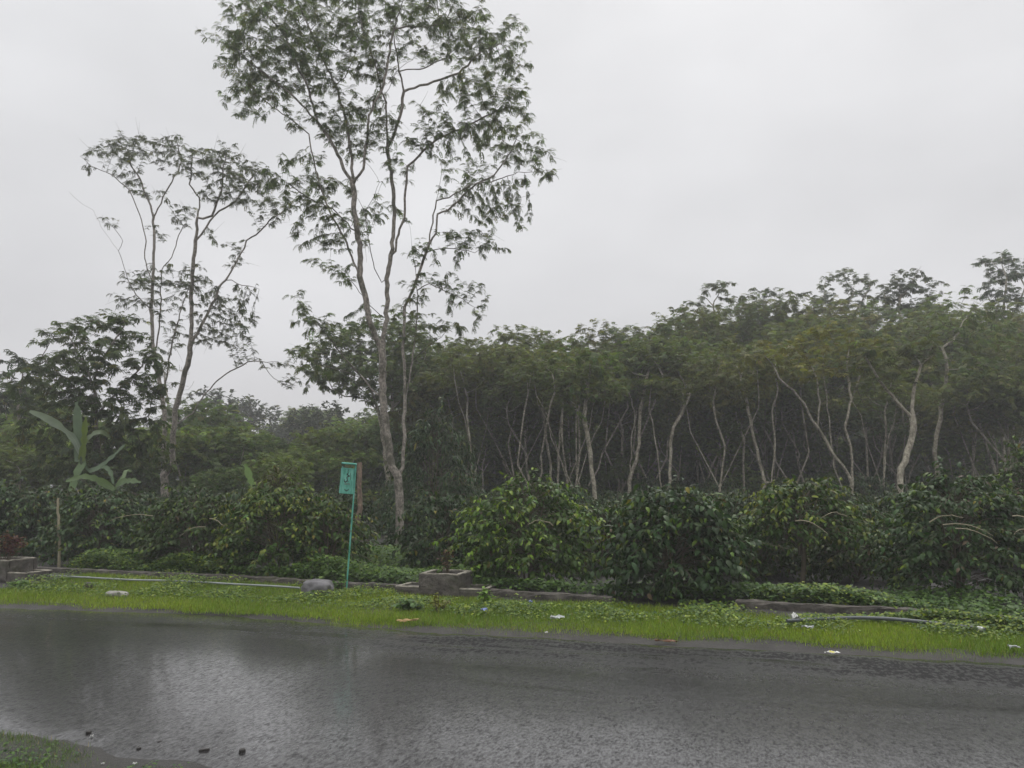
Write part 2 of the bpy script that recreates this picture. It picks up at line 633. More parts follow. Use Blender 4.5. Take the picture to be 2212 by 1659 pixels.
# ------------------------------------------------------------------ leaf templates
def pinnate(npair=5, plen=0.42, wid=0.075, droop=0.8, sag=0.5):
    """one feathery compound leaf along +X, tufts of narrow leaflet strips hanging down"""
    V, F = [], []
    for q in range(npair):
        t_ = 0.25 + 0.75 * q / (npair - 1)
        o_ = np.array([t_ * 0.85, 0, 0.14 * math.sin(math.pi * t_) - sag * t_ * t_])
        for s in (-1, 1):
            d = norm(np.array([0.45, s * 0.75, -droop]))
            w = norm(np.cross(d, np.array([0.6, s * -0.3, 0.7])))
            l = plen * (0.75 + 0.5 * math.sin(math.pi * min(t_, 0.9)))
            b_ = len(V)
            V += [o_, o_ + d * l * 0.45 + w * wid + np.array([0, 0, 0.04]), o_ + d * l + np.array([0, 0, -0.08]), o_ + d * l * 0.45 - w * wid + np.array([0, 0, 0.04])]
            F.append([b_, b_ + 1, b_ + 2, b_ + 3])
    return np.array(V), F


T_PIN = pinnate()
T_PIN_FULL = pinnate(4, 0.55, 0.12, 0.65, 0.4)


def oval(wid=0.2, fold=0.06, sag=0.25):
    xs = [0.0, 0.22, 0.52, 0.8, 1.0]
    ws = [0.0, 0.75, 1.0, 0.62, 0.0]
    z = lambda x: 0.05 * math.sin(math.pi * x) - sag * x * x
    V = [(0, 0, 0)]
    for x, w in zip(xs[1:4], ws[1:4]):
        V += [(x, w * wid, z(x) + fold * w), (x, 0, z(x)), (x, -w * wid, z(x) + fold * w)]
    V.append((1.0, 0, z(1.0) - 0.03))
    F = [[0, 2, 1], [0, 3, 2], [1, 2, 5, 4], [2, 3, 6, 5], [4, 5, 8, 7], [5, 6, 9, 8], [7, 8, 10], [8, 9, 10]]
    return np.array(V, float), F


T_OVAL = oval(0.235, 0.07, 0.3)
T_LONG = oval(0.13, 0.04, 0.3)
T_ROUND = (np.array([(0, 0, 0), (0.45, 0.36, 0.07), (1, 0, -0.08), (0.45, -0.36, 0.07), (0.45, 0, 0)], float), [[0, 4, 1], [4, 2, 1], [0, 3, 4], [4, 3, 2]])
T_BLADE = (np.array([(0, 0.5, 0), (0, -0.5, 0), (0.55, 0.38, 0.06), (0.55, -0.38, 0.06), (1, 0, 0.22)], float), [[0, 1, 3, 2], [2, 3, 4]])

# ------------------------------------------------------------------ trees
def grow(P, par, A, step, di, dk, iters, rng, up=0.12, jit=0.15):
    """branches grow from the limbs P towards the points A where foliage should hang"""
    P = [np.array(p) for p in P]
    par = list(par)
    na = len(A)
    bd = np.full(na, 1e9)
    bi = np.full(na, -1)
    alive = np.ones(na, bool)

    def upd(idx):
        Q = np.array([P[k] for k in idx])
        for s in range(0, len(Q), 400):
            q = Q[s:s + 400]
            d = np.linalg.norm(A[:, None] - q[None], axis=2)
            m = d.argmin(1)
            dm = d[np.arange(na), m]
            better = dm < bd
            bd[better] = dm[better]
            bi[better] = np.array(idx)[s + m[better]]
    upd(list(range(len(P))))
    kids = {}
    for _ in range(iters):
        act = alive & (bd < di)
        if not act.any():
            break
        ids = np.where(act)[0]
        src = bi[ids]
        dirs = norm(A[ids] - np.array([P[k] for k in src]))
        order = np.unique(src)
        new = []
        for s in order:
            msk = src == s
            d = dirs[msk].sum(0)
            d = norm(d + rng.normal(0, jit, 3) * msk.sum() ** 0.5 + np.array([0, 0, up]))
            q = P[s] + d * step
            if any(np.linalg.norm(P[k] - q) < step * 0.35 for k in kids.get(s, ())):
                alive[ids[msk]] = False
                continue
            P.append(q)
            par.append(int(s))
            kids.setdefault(s, []).append(len(P) - 1)
            new.append(len(P) - 1)
        if not new:
            continue
        upd(new)
        alive &= bd > dk
    return np.array(P), np.array(par)


def wood(P, par, r_base, tip):
    n = len(P)
    cnt = np.zeros(n)
    haskid = np.zeros(n, bool)
    haskid[par[par >= 0]] = True
    cnt[~haskid] = 1
    # parents always come before children
    for k in range(n - 1, 0, -1):
        cnt[par[k]] += cnt[k]
    e = math.log(max(cnt[0], 3)) / math.log(r_base / tip)
    R = tip * np.maximum(cnt, 1) ** (1 / e)
    return R, cnt, haskid


def build_wood(P, par, R, thick, gt, gtw, rng, base_flare=True, mat_twig=1):
    n = len(P)
    kids = [[] for _ in range(n)]
    for k in range(1, n):
        kids[par[k]].append(k)
    starts = [(0, None)]
    while starts:
        s, p = starts.pop()
        ch = [] if p is None else [p]
        k = s
        while True:
            ch.append(k)
            if not kids[k]:
                break
            o_ = sorted(kids[k], key=lambda q: -R[q])
            for q in o_[1:]:
                starts.append((q, k))
            k = o_[0]
        if len(ch) < 2:
            continue
        pts = P[ch]
        rr = R[ch].copy()
        if p is not None:
            rr[0] = min(rr[0], rr[1] * 1.25)
        big = np.where(rr >= thick)[0]
        cut = big[-1] + 1 if len(big) else 0
        if cut >= 2:
            q = pts[:cut + 1]
            r_ = rr[:cut + 1]
            kk = 10 if r_.max() > 0.07 else (7 if r_.max() > 0.035 else 5)
            tube(gt, q, r_, kk, rough=0.06, rng=rng)
        if cut < len(ch) - 1:
            a0 = max(cut - 0, 0) if cut >= 2 else 0
            q = pts[a0:]
            if len(q) >= 2:
                tube(gtw, q, rr[a0:], 3, mat=mat_twig)


def leaf_cols(n, base, rng, var=0.25, yellow=0.06, ycol=(0.11, 0.11, 0.025)):
    c = np.tile(np.array(base), (n, 1)) * np.exp(rng.normal(0, var, (n, 1)))
    c = c * (1 + rng.normal(0, 0.07, (n, 3)))
    m = rng.random(n) < yellow
    c[m] = np.array(ycol) * np.exp(rng.normal(0, 0.3, (m.sum(), 1)))
    return np.clip(c, 0.003, 0.6)


def leafage(g, P, par, cnt, n0, rng, per, size, base, tmpl, var=0.28, yellow=0.05, flat=0.0, maxcnt=3, pods=0.0, wide=1.0):
    idx = np.where((np.arange(len(P)) >= n0) & (cnt <= maxcnt))[0]
    rep = np.repeat(idx, rng.poisson(per, len(idx)))
    n = len(rep)
    if n == 0:
        return
    d = P[rep] - P[par[rep]]
    pos = P[rep] - d * rng.uniform(0, 1, (n, 1))
    az = rng.uniform(0, 2 * math.pi, n)
    d = norm(d)
    X = np.stack([np.cos(az), np.sin(az), rng.normal(0.15, 0.3, n)], 1) + d * 0.7
    X[:, 2] = np.clip(X[:, 2], -0.6, 0.7)
    Z = np.tile([0, 0, 1.0], (n, 1)) + rng.normal(0, 0.25, (n, 3))
    sc = size * np.exp(rng.normal(0, 0.25, n))
    scatter(g, *tmpl, pos, X, Z, sc, leaf_cols(n, base, rng, var, yellow), 0, ws=np.full(n, wide))
    if pods:
        m = rng.random(n) < pods
        if m.any():
            pp = pos[m]
            Xd = np.tile([0, 0, -1.0], (len(pp), 1)) + rng.normal(0, 0.2, (len(pp), 3))
            scatter(g, *T_LONG, pp, Xd, rng.normal(0, 1, (len(pp), 3)), size * 1.1, leaf_cols(len(pp), (0.035, 0.025, 0.015), rng), 0, ws=np.full(len(pp), 0.5))


def px_tree(name, label, Y, stems, blobs, seed, r_base=0.12, tip=0.005, step=0.22, per=2.0, size=0.2, base=(0.05, 0.07, 0.03),
            dens=1.0, bark=None, spread=0.45, tmpl=T_PIN, thick=0.016, yellow=0.05, pods=0.0, group=None, cat='tree', di=4.0, ground=None,
            up=0.12, maxcnt=3, twig=None, depth=0.8, wide=1.0, spikes=0, fat=1.0):
    """a tree standing Y metres away: limbs follow the measured limb lines, each at its own depth"""
    rng = np.random.default_rng(seed)
    P, par, pix = [], [], []
    for si, s in enumerate(stems):
        s = [np.array(q, float) for q in s]
        if si == 0:
            dY0, slope, k0 = 0.0, rng.uniform(-0.1, 0.1), -1
        else:
            pa = np.array(pix)
            k0 = int(np.argmin(((pa - s[0]) ** 2).sum(1)))
            dY0 = P[k0][1] - Y
            slope = rng.uniform(-spread, spread)
            if abs(slope) < spread * 0.35:
                slope = math.copysign(spread * 0.35, slope)
        run = 0.0
        last = at(s[0][0], s[0][1], Y + dY0)
        if si == 0:
            gz = float(tz(last[0], last[1])) if ground is None else ground
            if last[2] > gz + 0.05:
                b0 = np.array([last[0], last[1], gz - 0.1])
                m = max(2, int((last[2] - b0[2]) / step))
                for q in range(m):
                    P.append(b0 + (last - b0) * q / m)
                    par.append(len(P) - 2)
                    pix.append(s[0])
            P.append(last)
            par.append(len(P) - 2)
            pix.append(s[0])
            k0 = len(P) - 1
        else:
            if np.linalg.norm(pix[k0] - s[0]) > 12:
                pass
        for a_, b_ in zip(s[:-1], s[1:]):
            seg = np.linalg.norm(at(*b_, Y) - at(*a_, Y))
            m = max(1, int(round(seg / step)))
            for q in range(1, m + 1):
                f = q / m
                run += seg / m
                pp = a_ + (b_ - a_) * f
                w = at(pp[0], pp[1], Y + dY0 + slope * run)
                w += rng.normal(0, step * 0.07, 3)
                P.append(w)
                par.append(k0)
                pix.append(pp)
                k0 = len(P) - 1
    n0 = len(P)
    pa, PP = np.array(pix), np.array(P)
    A = []
    for bl in blobs:
        bx, by, rx, ry = bl[:4]
        rx, ry = rx * fat, ry * fat
        dn = bl[4] ** 0.6 if len(bl) > 4 else 1.0
        m_ = Y / FPX
        near = np.argsort(((pa - [bx, by]) ** 2).sum(1))[:1]
        yc = PP[near, 1].mean() + rng.uniform(-1, 1) * rx * m_ * depth
        c_ = at(bx, by, yc)
        k = max(5, int(4.19 * rx * rx * 0.9 * ry * m_ ** 3 / step ** 3 * 0.75 * dens * dn))
        q = rng.normal(0, 1, (k, 3))
        q = np.clip(q * 0.52, -1.25, 1.25)
        A.append(c_ + q * np.array([rx * m_, rx * m_ * 0.9, ry * m_]))
    A = np.concatenate(A)
    P, par = grow(P, par, A, step, di, step * 1.15, 70, rng, up=up)
    R, cnt, hk = wood(P, par, r_base, tip)
    root_loc = (P[0][0], P[0][1], P[0][2] + 0.1)
    t_ = thing(name, label, cat, root_loc, group)
    gt, gc = Geo(), Geo()
    build_wood(P, par, R, thick, gt, gc, rng)
    ctr = P[n0:].mean(0)
    for k in rng.choice(np.where((cnt <= 1) & (np.arange(len(P)) >= n0))[0], spikes) if spikes else ():
        d = norm(norm(P[k] - ctr) + rng.normal(0, 0.35, 3) + np.array([0, 0, 0.35]))
        l = rng.uniform(0.25, 0.75)
        tt_ = np.linspace(0, 1, 4)[:, None]
        tube(gc, P[k] + d * l * tt_ + rng.normal(0, 0.03, 3) * tt_ ** 2, np.linspace(0.005, 0.002, 4), 3, mat=1)
    leafage(gc, P, par, cnt, n0, rng, per, size, base, tmpl, yellow=yellow, pods=pods, maxcnt=maxcnt, wide=wide)
    link('trunk', gt.mesh('trunk', [bark or M_BARK], root_loc), t_)
    link('crown', gc.mesh('crown', [M_FEATHER, twig or M_TWIG], root_loc), t_)
    return t_


def free_tree(name, label, seed, h=9.0, stems=2, crown_r=2.6, crown_h=3.5, r_base=0.075, dens=1.0, per=6.5, size=0.17, base=(0.045, 0.06, 0.025),
              tmpl=T_PIN_FULL, step=0.3, group=None, bark=None, nblob=9, lean=0.5, yellow=0.05, bare=False, wide=1.0, fork=(0.08, 0.3), full=False, twig=None, tip=0.006):
    """a tree of no particular place: one to three pale stems under an umbrella of foliage clumps"""
    rng = np.random.default_rng(seed)
    P, par = [np.zeros(3) - np.array([0, 0, 0.3])], [-1]
    tips = []
    fh = h * rng.uniform(*fork)
    k0 = 0
    pos = P[0].copy()
    ln = rng.normal(0, 0.12, 2)
    while pos[2] < fh:
        pos = pos + step * norm(np.array([ln[0], ln[1], 1.0]) + rng.normal(0, 0.06, 3))
        P.append(pos)
        par.append(k0)
        k0 = len(P) - 1
    az0 = rng.uniform(0, 6.28)
    for s in range(stems):
        az = az0 + s * 6.28 / stems + rng.normal(0, 0.4)
        q, k = pos.copy(), k0
        out_ = rng.uniform(0.15, 0.42) if stems > 1 else 0.08
        top = h * rng.uniform(0.62, 0.8)
        wob = rng.normal(0, 0.1, 2)
        while q[2] < top:
            if rng.random() < 0.16:
                wob = rng.normal(0, 0.22, 2)
            d = norm(np.array([math.cos(az) * out_ + wob[0], math.sin(az) * out_ + wob[1], 1.0]))
            q = q + d * step
            P.append(q)
            par.append(k)
            k = len(P) - 1
        tips.append(q)
    n0 = len(P)
    A = []
    for b_ in range(nblob):
        ti = tips[b_ % len(tips)]
        r_ = crown_r * rng.uniform(0.1, 0.75)
        a_ = rng.uniform(0, 6.28)
        cz = h - crown_h * (0.16 + 0.62 * (r_ / crown_r) ** 1.3 + rng.uniform(-0.1, 0.25))
        if full:
            cz = h - crown_h * rng.uniform(0.15, 1.2)
        c_ = np.array([ti[0] * 0.7 + math.cos(a_) * r_, ti[1] * 0.7 + math.sin(a_) * r_, cz])
        rx, rz = crown_r * rng.uniform(0.32, 0.55), crown_h * rng.uniform(0.13, 0.24)
        m = int(4.19 * rx * rx * rz / step ** 3 * 0.62 * dens) + 6
        q = np.clip(rng.normal(0, 0.52, (m, 3)), -1.3, 1.3)
        A.append(c_ + q * np.array([rx, rx, rz]))
    A = np.concatenate(A)
    P, par = grow(P, par, A, step, 6.0, step * 1.1, 60, rng)
    R, cnt, hk = wood(P, par, r_base, tip)
    t_ = thing(name, label, 'tree', (0, 0, 0), group)
    gt, gc = Geo(), Geo()
    build_wood(P, par, R, 0.018, gt, gc, rng)
    if not bare:
        leafage(gc, P, par, cnt, n0, rng, per, size, base, tmpl, yellow=yellow, maxcnt=5, wide=wide)
    link('trunk', gt.mesh('trunk', [bark or M_BARK_FOREST]), t_)
    link('crown', gc.mesh('crown', [M_FEATHER, twig or M_TWIG]), t_)
    return t_, h


# the tall tree
TALL = [
    [(862, 1205), (864, 1130), (863, 1080), (859, 1024), (846, 1008), (838, 957), (834, 917), (827, 863), (826, 782), (827, 729), (834, 690), (837, 648), (834, 602), (843, 568), (846, 537), (851, 489), (852, 441), (847, 395), (842, 360), (837, 319), (835, 275), (834, 220), (824, 194), (815, 154), (802, 110), (790, 82), (780, 50), (773, 8)],
    [(859, 1024), (869, 1010), (873, 943), (872, 900), (876, 860), (874, 800), (871, 755), (871, 718), (875, 664), (883, 645), (899, 607), (908, 581), (921, 546), (926, 521), (934, 480), (943, 435), (952, 390), (954, 350)],
    [(826, 760), (811, 728), (800, 700), (791, 648), (777, 597), (778, 556), (775, 514), (770, 483), (765, 448), (763, 400), (743, 366), (725, 322), (703, 286), (685, 264), (652, 227), (637, 212), (597, 176), (553, 146), (515, 118)],
    [(776, 596), (759, 553), (743, 511), (721, 476), (705, 438), (688, 395), (677, 340), (666, 289), (652, 275), (608, 245), (571, 216), (542, 187), (505, 150)],
    [(763, 398), (762, 365), (758, 330), (751, 278), (740, 234), (725, 183), (703, 139), (681, 92), (660, 40)],
    [(763, 398), (784, 366), (789, 330), (793, 286), (798, 249), (809, 220), (824, 198), (831, 168), (838, 135), (846, 84), (858, 40), (870, 5)],
    [(685, 264), (674, 220), (663, 183), (648, 154), (637, 125), (608, 66), (578, 33), (553, 0)],
    [(837, 319), (853, 289), (868, 234), (872, 198), (864, 154), (853, 92), (849, 62), (850, 10)],
    [(872, 197), (908, 185), (952, 172), (992, 157), (1018, 132), (1047, 106), (1080, 95)],
    [(866, 152), (919, 146), (963, 125), (985, 105)],
    [(852, 66), (879, 57), (923, 57), (960, 50)],
    [(834, 602), (823, 610), (810, 581), (803, 556), (794, 505), (788, 460), (775, 430)],
    [(790, 458), (810, 419), (819, 394), (808, 370), (790, 350)],
    [(926, 528), (943, 502), (945, 462), (968, 454), (1000, 422), (1032, 397), (1069, 377), (1091, 348), (1113, 304)],
    [(945, 434), (981, 421), (1018, 399), (1060, 392), (1120, 372), (1160, 372)],
    [(853, 556), (857, 518), (873, 470), (876, 403), (879, 359), (904, 337), (945, 300), (1003, 275), (1055, 249), (1084, 231)],
    [(876, 860), (884, 820), (890, 780), (899, 711), (902, 640), (896, 575), (888, 520), (883, 480)],
    [(902, 625), (927, 613), (962, 629), (1000, 648), (1024, 665)],
    [(921, 546), (950, 538), (984, 537), (1026, 545)],
    [(890, 780), (920, 752), (953, 727), (984, 695)],
    [(827, 863), (802, 838), (785, 818), (749, 782), (720, 740), (690, 705), (665, 675)],
    [(765, 505), (740, 470), (718, 450), (660, 425), (620, 395), (595, 372)],
    [(834, 200), (845, 180), (860, 150), (890, 130)],
    [(725, 183), (745, 165), (765, 130), (775, 90)],
    [(834, 690), (800, 660), (770, 620), (740, 590), (700, 575)],
    [(785, 818), (740, 800), (700, 792), (655, 775)],
]
TALL_F = [(520, 50, 55, 50), (560, 120, 70, 55), (620, 40, 60, 45), (650, 110, 55, 50), (520, 175, 45, 45, .7), (590, 185, 60, 40), (515, 240, 34, 14, .6), (690, 150, 60, 55),
          (730, 60, 60, 50), (790, 120, 60, 55), (640, -20, 100, 35), (770, -20, 80, 35), (880, 10, 70, 35), (960, -10, 60, 35), (960, 40, 70, 30), (1030, 85, 80, 40, 1.4), (1090, 115, 50, 40, 1.3),
          (930, 100, 50, 28), (1100, 155, 40, 22, 1.2), (790, 235, 60, 35), (740, 270, 50, 35), (825, 280, 40, 35), (700, 250, 40, 25), (780, 310, 60, 26), (990, 190, 50, 30), (1060, 205, 60, 36, 1.2),
          (1110, 225, 45, 34, 1.2), (960, 250, 60, 34), (920, 305, 50, 30, 1.3), (1000, 300, 60, 32), (1080, 290, 60, 38), (1150, 325, 48, 32, 1.4), (1175, 370, 32, 26, 1.3), (1110, 340, 50, 26), (1020, 370, 50, 28),
          (1080, 415, 50, 30), (1100, 450, 36, 32), (1120, 488, 22, 24, .8), (1040, 460, 50, 34, .8), (990, 420, 40, 30), (1060, 525, 40, 30, .7), (990, 515, 50, 30, .7), (960, 590, 40, 32, .6), (1000, 625, 45, 26, 1.2), (1030, 665, 26, 24, .8),
          (900, 545, 40, 34, .6), (820, 460, 40, 30, .6), (850, 375, 36, 26, .5), (760, 500, 45, 30, .5), (715, 470, 45, 32, .8), (690, 515, 45, 28, .8), (700, 405, 50, 25, 1.2), (640, 350, 45, 20), (620, 395, 50, 25, 1.3), (660, 440, 40, 22, 1.2),
          (690, 570, 36, 18, .6), (735, 590, 40, 20, .6), (650, 655, 36, 20, .6), (685, 690, 45, 28, .7), (722, 710, 45, 30, .7), (635, 700, 26, 16, .6), (650, 765, 40, 22, .7), (690, 800, 36, 22, .6),
          (930, 705, 45, 34, .8), (900, 640, 36, 40, .6), (975, 705, 45, 24, .6), (640, 275, 20, 12, .5), (560, 255, 20, 10, .5)]
px_tree('tall_tree', 'tallest feathery-leaved tree with pale forked trunk right of the turquoise sign', 20.0, TALL, TALL_F, 3,
        r_base=0.105, tip=0.0032, step=0.17, per=5.6, size=0.125, base=(0.092, 0.118, 0.058), pods=0.008, dens=1.1, spikes=90, wide=0.9, maxcnt=6)

LEFT = [
    [(357, 1073), (354, 1030), (352, 984), (357, 917), (352, 863), (344, 823), (336, 796), (331, 740), (327, 668), (294, 639), (276, 603), (267, 570), (255, 543), (225, 499), (201, 454), (168, 433), (150, 415)],
    [(354, 1030), (371, 1005), (372, 971), (377, 917), (377, 885), (384, 869), (395, 823), (408, 777), (413, 738), (413, 633), (419, 558), (427, 469), (431, 427), (410, 400), (416, 328)],
    [(327, 668), (330, 618), (312, 558), (315, 520), (306, 475), (291, 439), (279, 409), (243, 379), (195, 358), (174, 337)],
    [(330, 618), (331, 558), (334, 514), (330, 469), (327, 445), (312, 415), (303, 385), (285, 358), (270, 319)],
    [(330, 469), (342, 451), (357, 415), (366, 400), (384, 373), (393, 346), (378, 292)],
    [(336, 760), (345, 693), (348, 588), (375, 543), (395, 487), (381, 466), (357, 435)],
    [(427, 475), (458, 466), (470, 439), (479, 409), (482, 364), (488, 334)],
    [(425, 514), (440, 499), (452, 478), (473, 457), (509, 436), (533, 400), (554, 373)],
    [(413, 738), (434, 708), (464, 648), (473, 621), (488, 606), (509, 567), (527, 537), (533, 520), (563, 499), (584, 475), (614, 454)],
    [(490, 603), (524, 615), (560, 624)],
    [(377, 917), (398, 905), (416, 893), (443, 850), (478, 815), (510, 794), (537, 781), (564, 781), (600, 782)],
    [(566, 784), (591, 818), (625, 838)],
    [(352, 863), (362, 800), (372, 740), (385, 690), (400, 640), (415, 600)],
    [(255, 543), (265, 520), (245, 490), (225, 470)],
]
LEFT_F = [(300, 315, 60, 24), (250, 335, 45, 20, .7), (340, 318, 45, 24), (390, 300, 22, 14, .7), (410, 345, 36, 28, 1.1), (280, 385, 30, 16, .8), (308, 412, 28, 20, 1.1), (440, 340, 34, 22, .7), (482, 340, 36, 28, 1.2), (515, 370, 50, 28, 1.3),
          (490, 415, 50, 26), (545, 400, 36, 24, 1.1), (600, 440, 44, 22, 1.3), (572, 470, 36, 18, 1.1), (505, 535, 28, 12, 1.3), (480, 525, 20, 10), (400, 450, 28, 18), (390, 480, 26, 15), (352, 508, 30, 14, .8), (512, 565, 26, 18),
          (300, 605, 42, 22, .7), (350, 612, 42, 22, .7), (420, 620, 44, 26, .7), (400, 590, 34, 22, .6), (290, 650, 38, 20, .7), (360, 660, 34, 22, .6), (470, 650, 44, 26, .9), (505, 695, 48, 26, .9), (520, 670, 34, 20, .8), (480, 735, 46, 18, .7),
          (450, 700, 36, 30, .7), (550, 622, 24, 10, .5), (380, 720, 34, 30, .5), (600, 790, 36, 14, .7), (630, 825, 30, 18, .7), (565, 770, 20, 10, .6), (190, 365, 30, 14, .3), (240, 480, 24, 20, .25)]
px_tree('spreading_tree', 'sparse many-stemmed tree with bare left limbs and one branch arching out low to the right', 28.0, LEFT, LEFT_F, 5,
        r_base=0.13, tip=0.0045, step=0.21, per=4.8, size=0.135, base=(0.08, 0.1, 0.052), pods=0.008, dens=1.7, spikes=130, spread=0.35, maxcnt=5)

DENSE_L = [[(212, 1060), (210, 1000), (207, 940), (206, 890), (204, 836), (210, 790), (222, 740)], [(207, 900), (240, 860), (280, 820), (310, 790)], [(206, 880), (165, 840), (120, 800), (90, 770)],
           [(206, 850), (180, 780), (150, 730)], [(210, 790), (245, 740), (270, 700)], [(207, 940), (260, 920), (320, 900)], [(207, 930), (150, 910), (90, 890)]]
DENSE_LF = [(130, 722, 42, 26), (195, 700, 46, 30), (258, 712, 54, 34), (120, 790, 56, 36), (200, 785, 66, 44), (290, 775, 54, 44), (325, 840, 42, 44), (258, 865, 64, 44), (160, 855, 64, 44), (75, 830, 50, 36), (320, 915, 36, 40, 1.3), (250, 935, 60, 40, 1.3), (165, 925, 60, 40, 1.3), (90, 900, 50, 44, 1.2), (300, 985, 56, 36, 1.3), (220, 1000, 60, 40, 1.3), (130, 1000, 60, 40, 1.3)]
px_tree('bushy_tree', 'dense dark feathery tree rising behind the banana plant', 24.0, DENSE_L, DENSE_LF, 11, r_base=0.11, tip=0.005, step=0.22, per=6, size=0.16, base=(0.065, 0.092, 0.034), dens=1.5, depth=1.2, tmpl=T_PIN_FULL, wide=0.9, maxcnt=6)
px_tree('slender_tree', 'slender tree with pale forked stem and small crown at the far left edge', 31.0,
        [[(38, 1060), (39, 1010), (40, 965), (42, 930), (40, 880), (45, 830), (50, 800)], [(40, 965), (28, 945), (18, 925), (8, 860)]],
        [(50, 790, 42, 20), (10, 830, 34, 20), (70, 815, 34, 22, .8), (20, 880, 40, 36, .9), (70, 900, 44, 40, .9), (10, 790, 22, 12)], 13, r_base=0.08, step=0.25, per=5, size=0.2, base=(0.037, 0.055, 0.025), tmpl=T_PIN_FULL)

# the tree right behind the tall one, and the stand on the right
px_tree('shade_tree', 'round-crowned feathery tree directly behind the tall forked trunk', 33.0,
        [[(838, 1040), (832, 980), (825, 930), (818, 890), (800, 836), (787, 818), (749, 782)], [(825, 930), (850, 880), (880, 840), (905, 800)], [(818, 890), (790, 862), (745, 855), (720, 840)], [(850, 880), (845, 820), (850, 760)]],
        [(720, 760, 50, 30), (770, 735, 55, 30), (850, 705, 50, 28), (830, 760, 60, 34), (740, 810, 50, 30), (900, 790, 55, 36), (860, 830, 60, 32), (690, 800, 34, 22), (880, 740, 40, 26), (930, 830, 50, 34), (800, 800, 50, 30)],
        21, r_base=0.1, step=0.24, per=7, size=0.15, base=(0.095, 0.125, 0.045), maxcnt=6, dens=1.2, fat=1.3, spikes=25, bark=M_BARK_FOREST, tmpl=T_PIN_FULL, depth=1.0)
FR = dict(r_base=0.075, tip=0.005, step=0.26, per=7, size=0.17, maxcnt=6, bark=M_BARK_FOREST, tmpl=T_PIN_FULL, depth=1.2, spread=0.3, twig=M_TWIG)
px_tree('shade_tree', 'thick-stemmed V-forked tree standing right behind the gap beside the rightmost coffee bushes', 24.0,
        [[(1942, 1140), (1938, 1090), (1932, 1026), (1920, 957), (1908, 906), (1894, 865), (1884, 820)], [(1942, 1120), (1945, 1060), (1947, 1015), (1962, 974), (1973, 923), (1971, 865), (1976, 830), (1990, 790)],
         [(1970, 900), (1955, 889), (1938, 868), (1908, 831), (1887, 803), (1870, 770)], [(1908, 906), (1880, 880), (1863, 870), (1840, 830)]],
        [(1850, 780, 50, 34, .8), (1890, 760, 50, 36, .8), (1940, 770, 50, 36, .8), (1990, 770, 50, 30, .8), (1915, 800, 50, 26, .5)], 31, base=(0.082, 0.10, 0.026), **dict(FR, r_base=0.1))
px_tree('shade_tree', 'pair of pale stems, the right one reaching up into bare grey branches', 29.0,
        [[(2026, 1060), (2026, 1032), (2020, 974), (2026, 923), (2037, 865), (2044, 827), (2043, 769), (2037, 749), (2058, 735), (2072, 718), (2079, 694), (2126, 650)], [(2026, 1050), (2005, 1036), (1996, 974), (1990, 923), (1985, 880)],
         [(2037, 865), (2020, 845), (2005, 815)], [(2079, 694), (2075, 660), (2090, 630)], [(2072, 718), (2040, 700), (2020, 680)]],
        [(2060, 800, 50, 36, .8), (2110, 790, 55, 40), (2010, 740, 40, 26, .7), (2095, 630, 34, 24, .12), (2040, 660, 34, 22, .1), (2150, 740, 50, 40)], 33, base=(0.075, 0.105, 0.03), **dict(FR, per=4.0))
px_tree('shade_tree', 'olive wide-crowned tree with a long limb slanting up to the left', 27.0,
        [[(1838, 1075), (1839, 1042), (1841, 1018), (1839, 964), (1826, 926), (1832, 902), (1838, 861), (1830, 810)], [(1839, 1042), (1822, 1005), (1805, 988), (1785, 954), (1764, 923), (1737, 872), (1713, 844), (1686, 817)],
         [(1838, 1060), (1815, 1050), (1802, 1008), (1795, 947), (1790, 900), (1785, 850)], [(1764, 923), (1770, 870), (1765, 820)], [(1826, 926), (1800, 890), (1780, 850)]],
        [(1700, 765, 60, 30, 1.2), (1760, 735, 64, 36, 1.2), (1830, 740, 64, 36, 1.2), (1780, 785, 60, 28, .9), (1870, 770, 44, 32, 1.0), (1650, 770, 50, 24, 1.2), (1740, 800, 60, 24, .6)], 35, base=(0.13, 0.13, 0.02), **dict(FR, yellow=0.1, per=4.5))
px_tree('shade_tree', 'clump of many slim pale stems fanning out from one foot behind the yellowing bush', 28.0,
        [[(1651, 1060), (1651, 1042), (1645, 1008), (1631, 957), (1621, 906), (1607, 838)], [(1651, 1050), (1634, 1040), (1617, 957), (1593, 882)], [(1652, 1050), (1668, 1040), (1674, 957), (1668, 889), (1680, 840)], [(1651, 1042), (1656, 990), (1650, 930), (1655, 860)]],
        [(1600, 800, 50, 30), (1650, 800, 50, 28, 1.2), (1690, 800, 46, 28), (1560, 830, 44, 30, .9), (1625, 840, 50, 24, .6)], 37, base=(0.115, 0.125, 0.022), **FR)
px_tree('shade_tree', 'tree with two pale stems forming a narrow wishbone above the dip between two coffee bushes', 30.0,
        [[(1359, 1070), (1361, 1026), (1363, 987), (1364, 947), (1372, 903), (1360, 850)], [(1361, 1026), (1374, 994), (1381, 960), (1382, 895), (1390, 856), (1400, 800)]],
        [(1350, 800, 50, 34), (1400, 765, 60, 36), (1440, 800, 50, 34, 1.1), (1320, 840, 44, 28), (1400, 830, 50, 24, .6)], 39, base=(0.09, 0.13, 0.028), **FR)
px_tree('shade_tree', 'two pale stems leaning apart above the darkest coffee bush', 29.0,
        [[(1430, 1070), (1426, 1020), (1419, 974), (1411, 924), (1400, 880)], [(1430, 1065), (1446, 1055), (1450, 960), (1455, 924), (1473, 893), (1490, 850)]],
        [(1440, 780, 55, 30, 1.2), (1480, 815, 46, 28, 1.2), (1410, 830, 40, 26), (1500, 860, 34, 24, .7)], 41, base=(0.115, 0.145, 0.024), **FR)
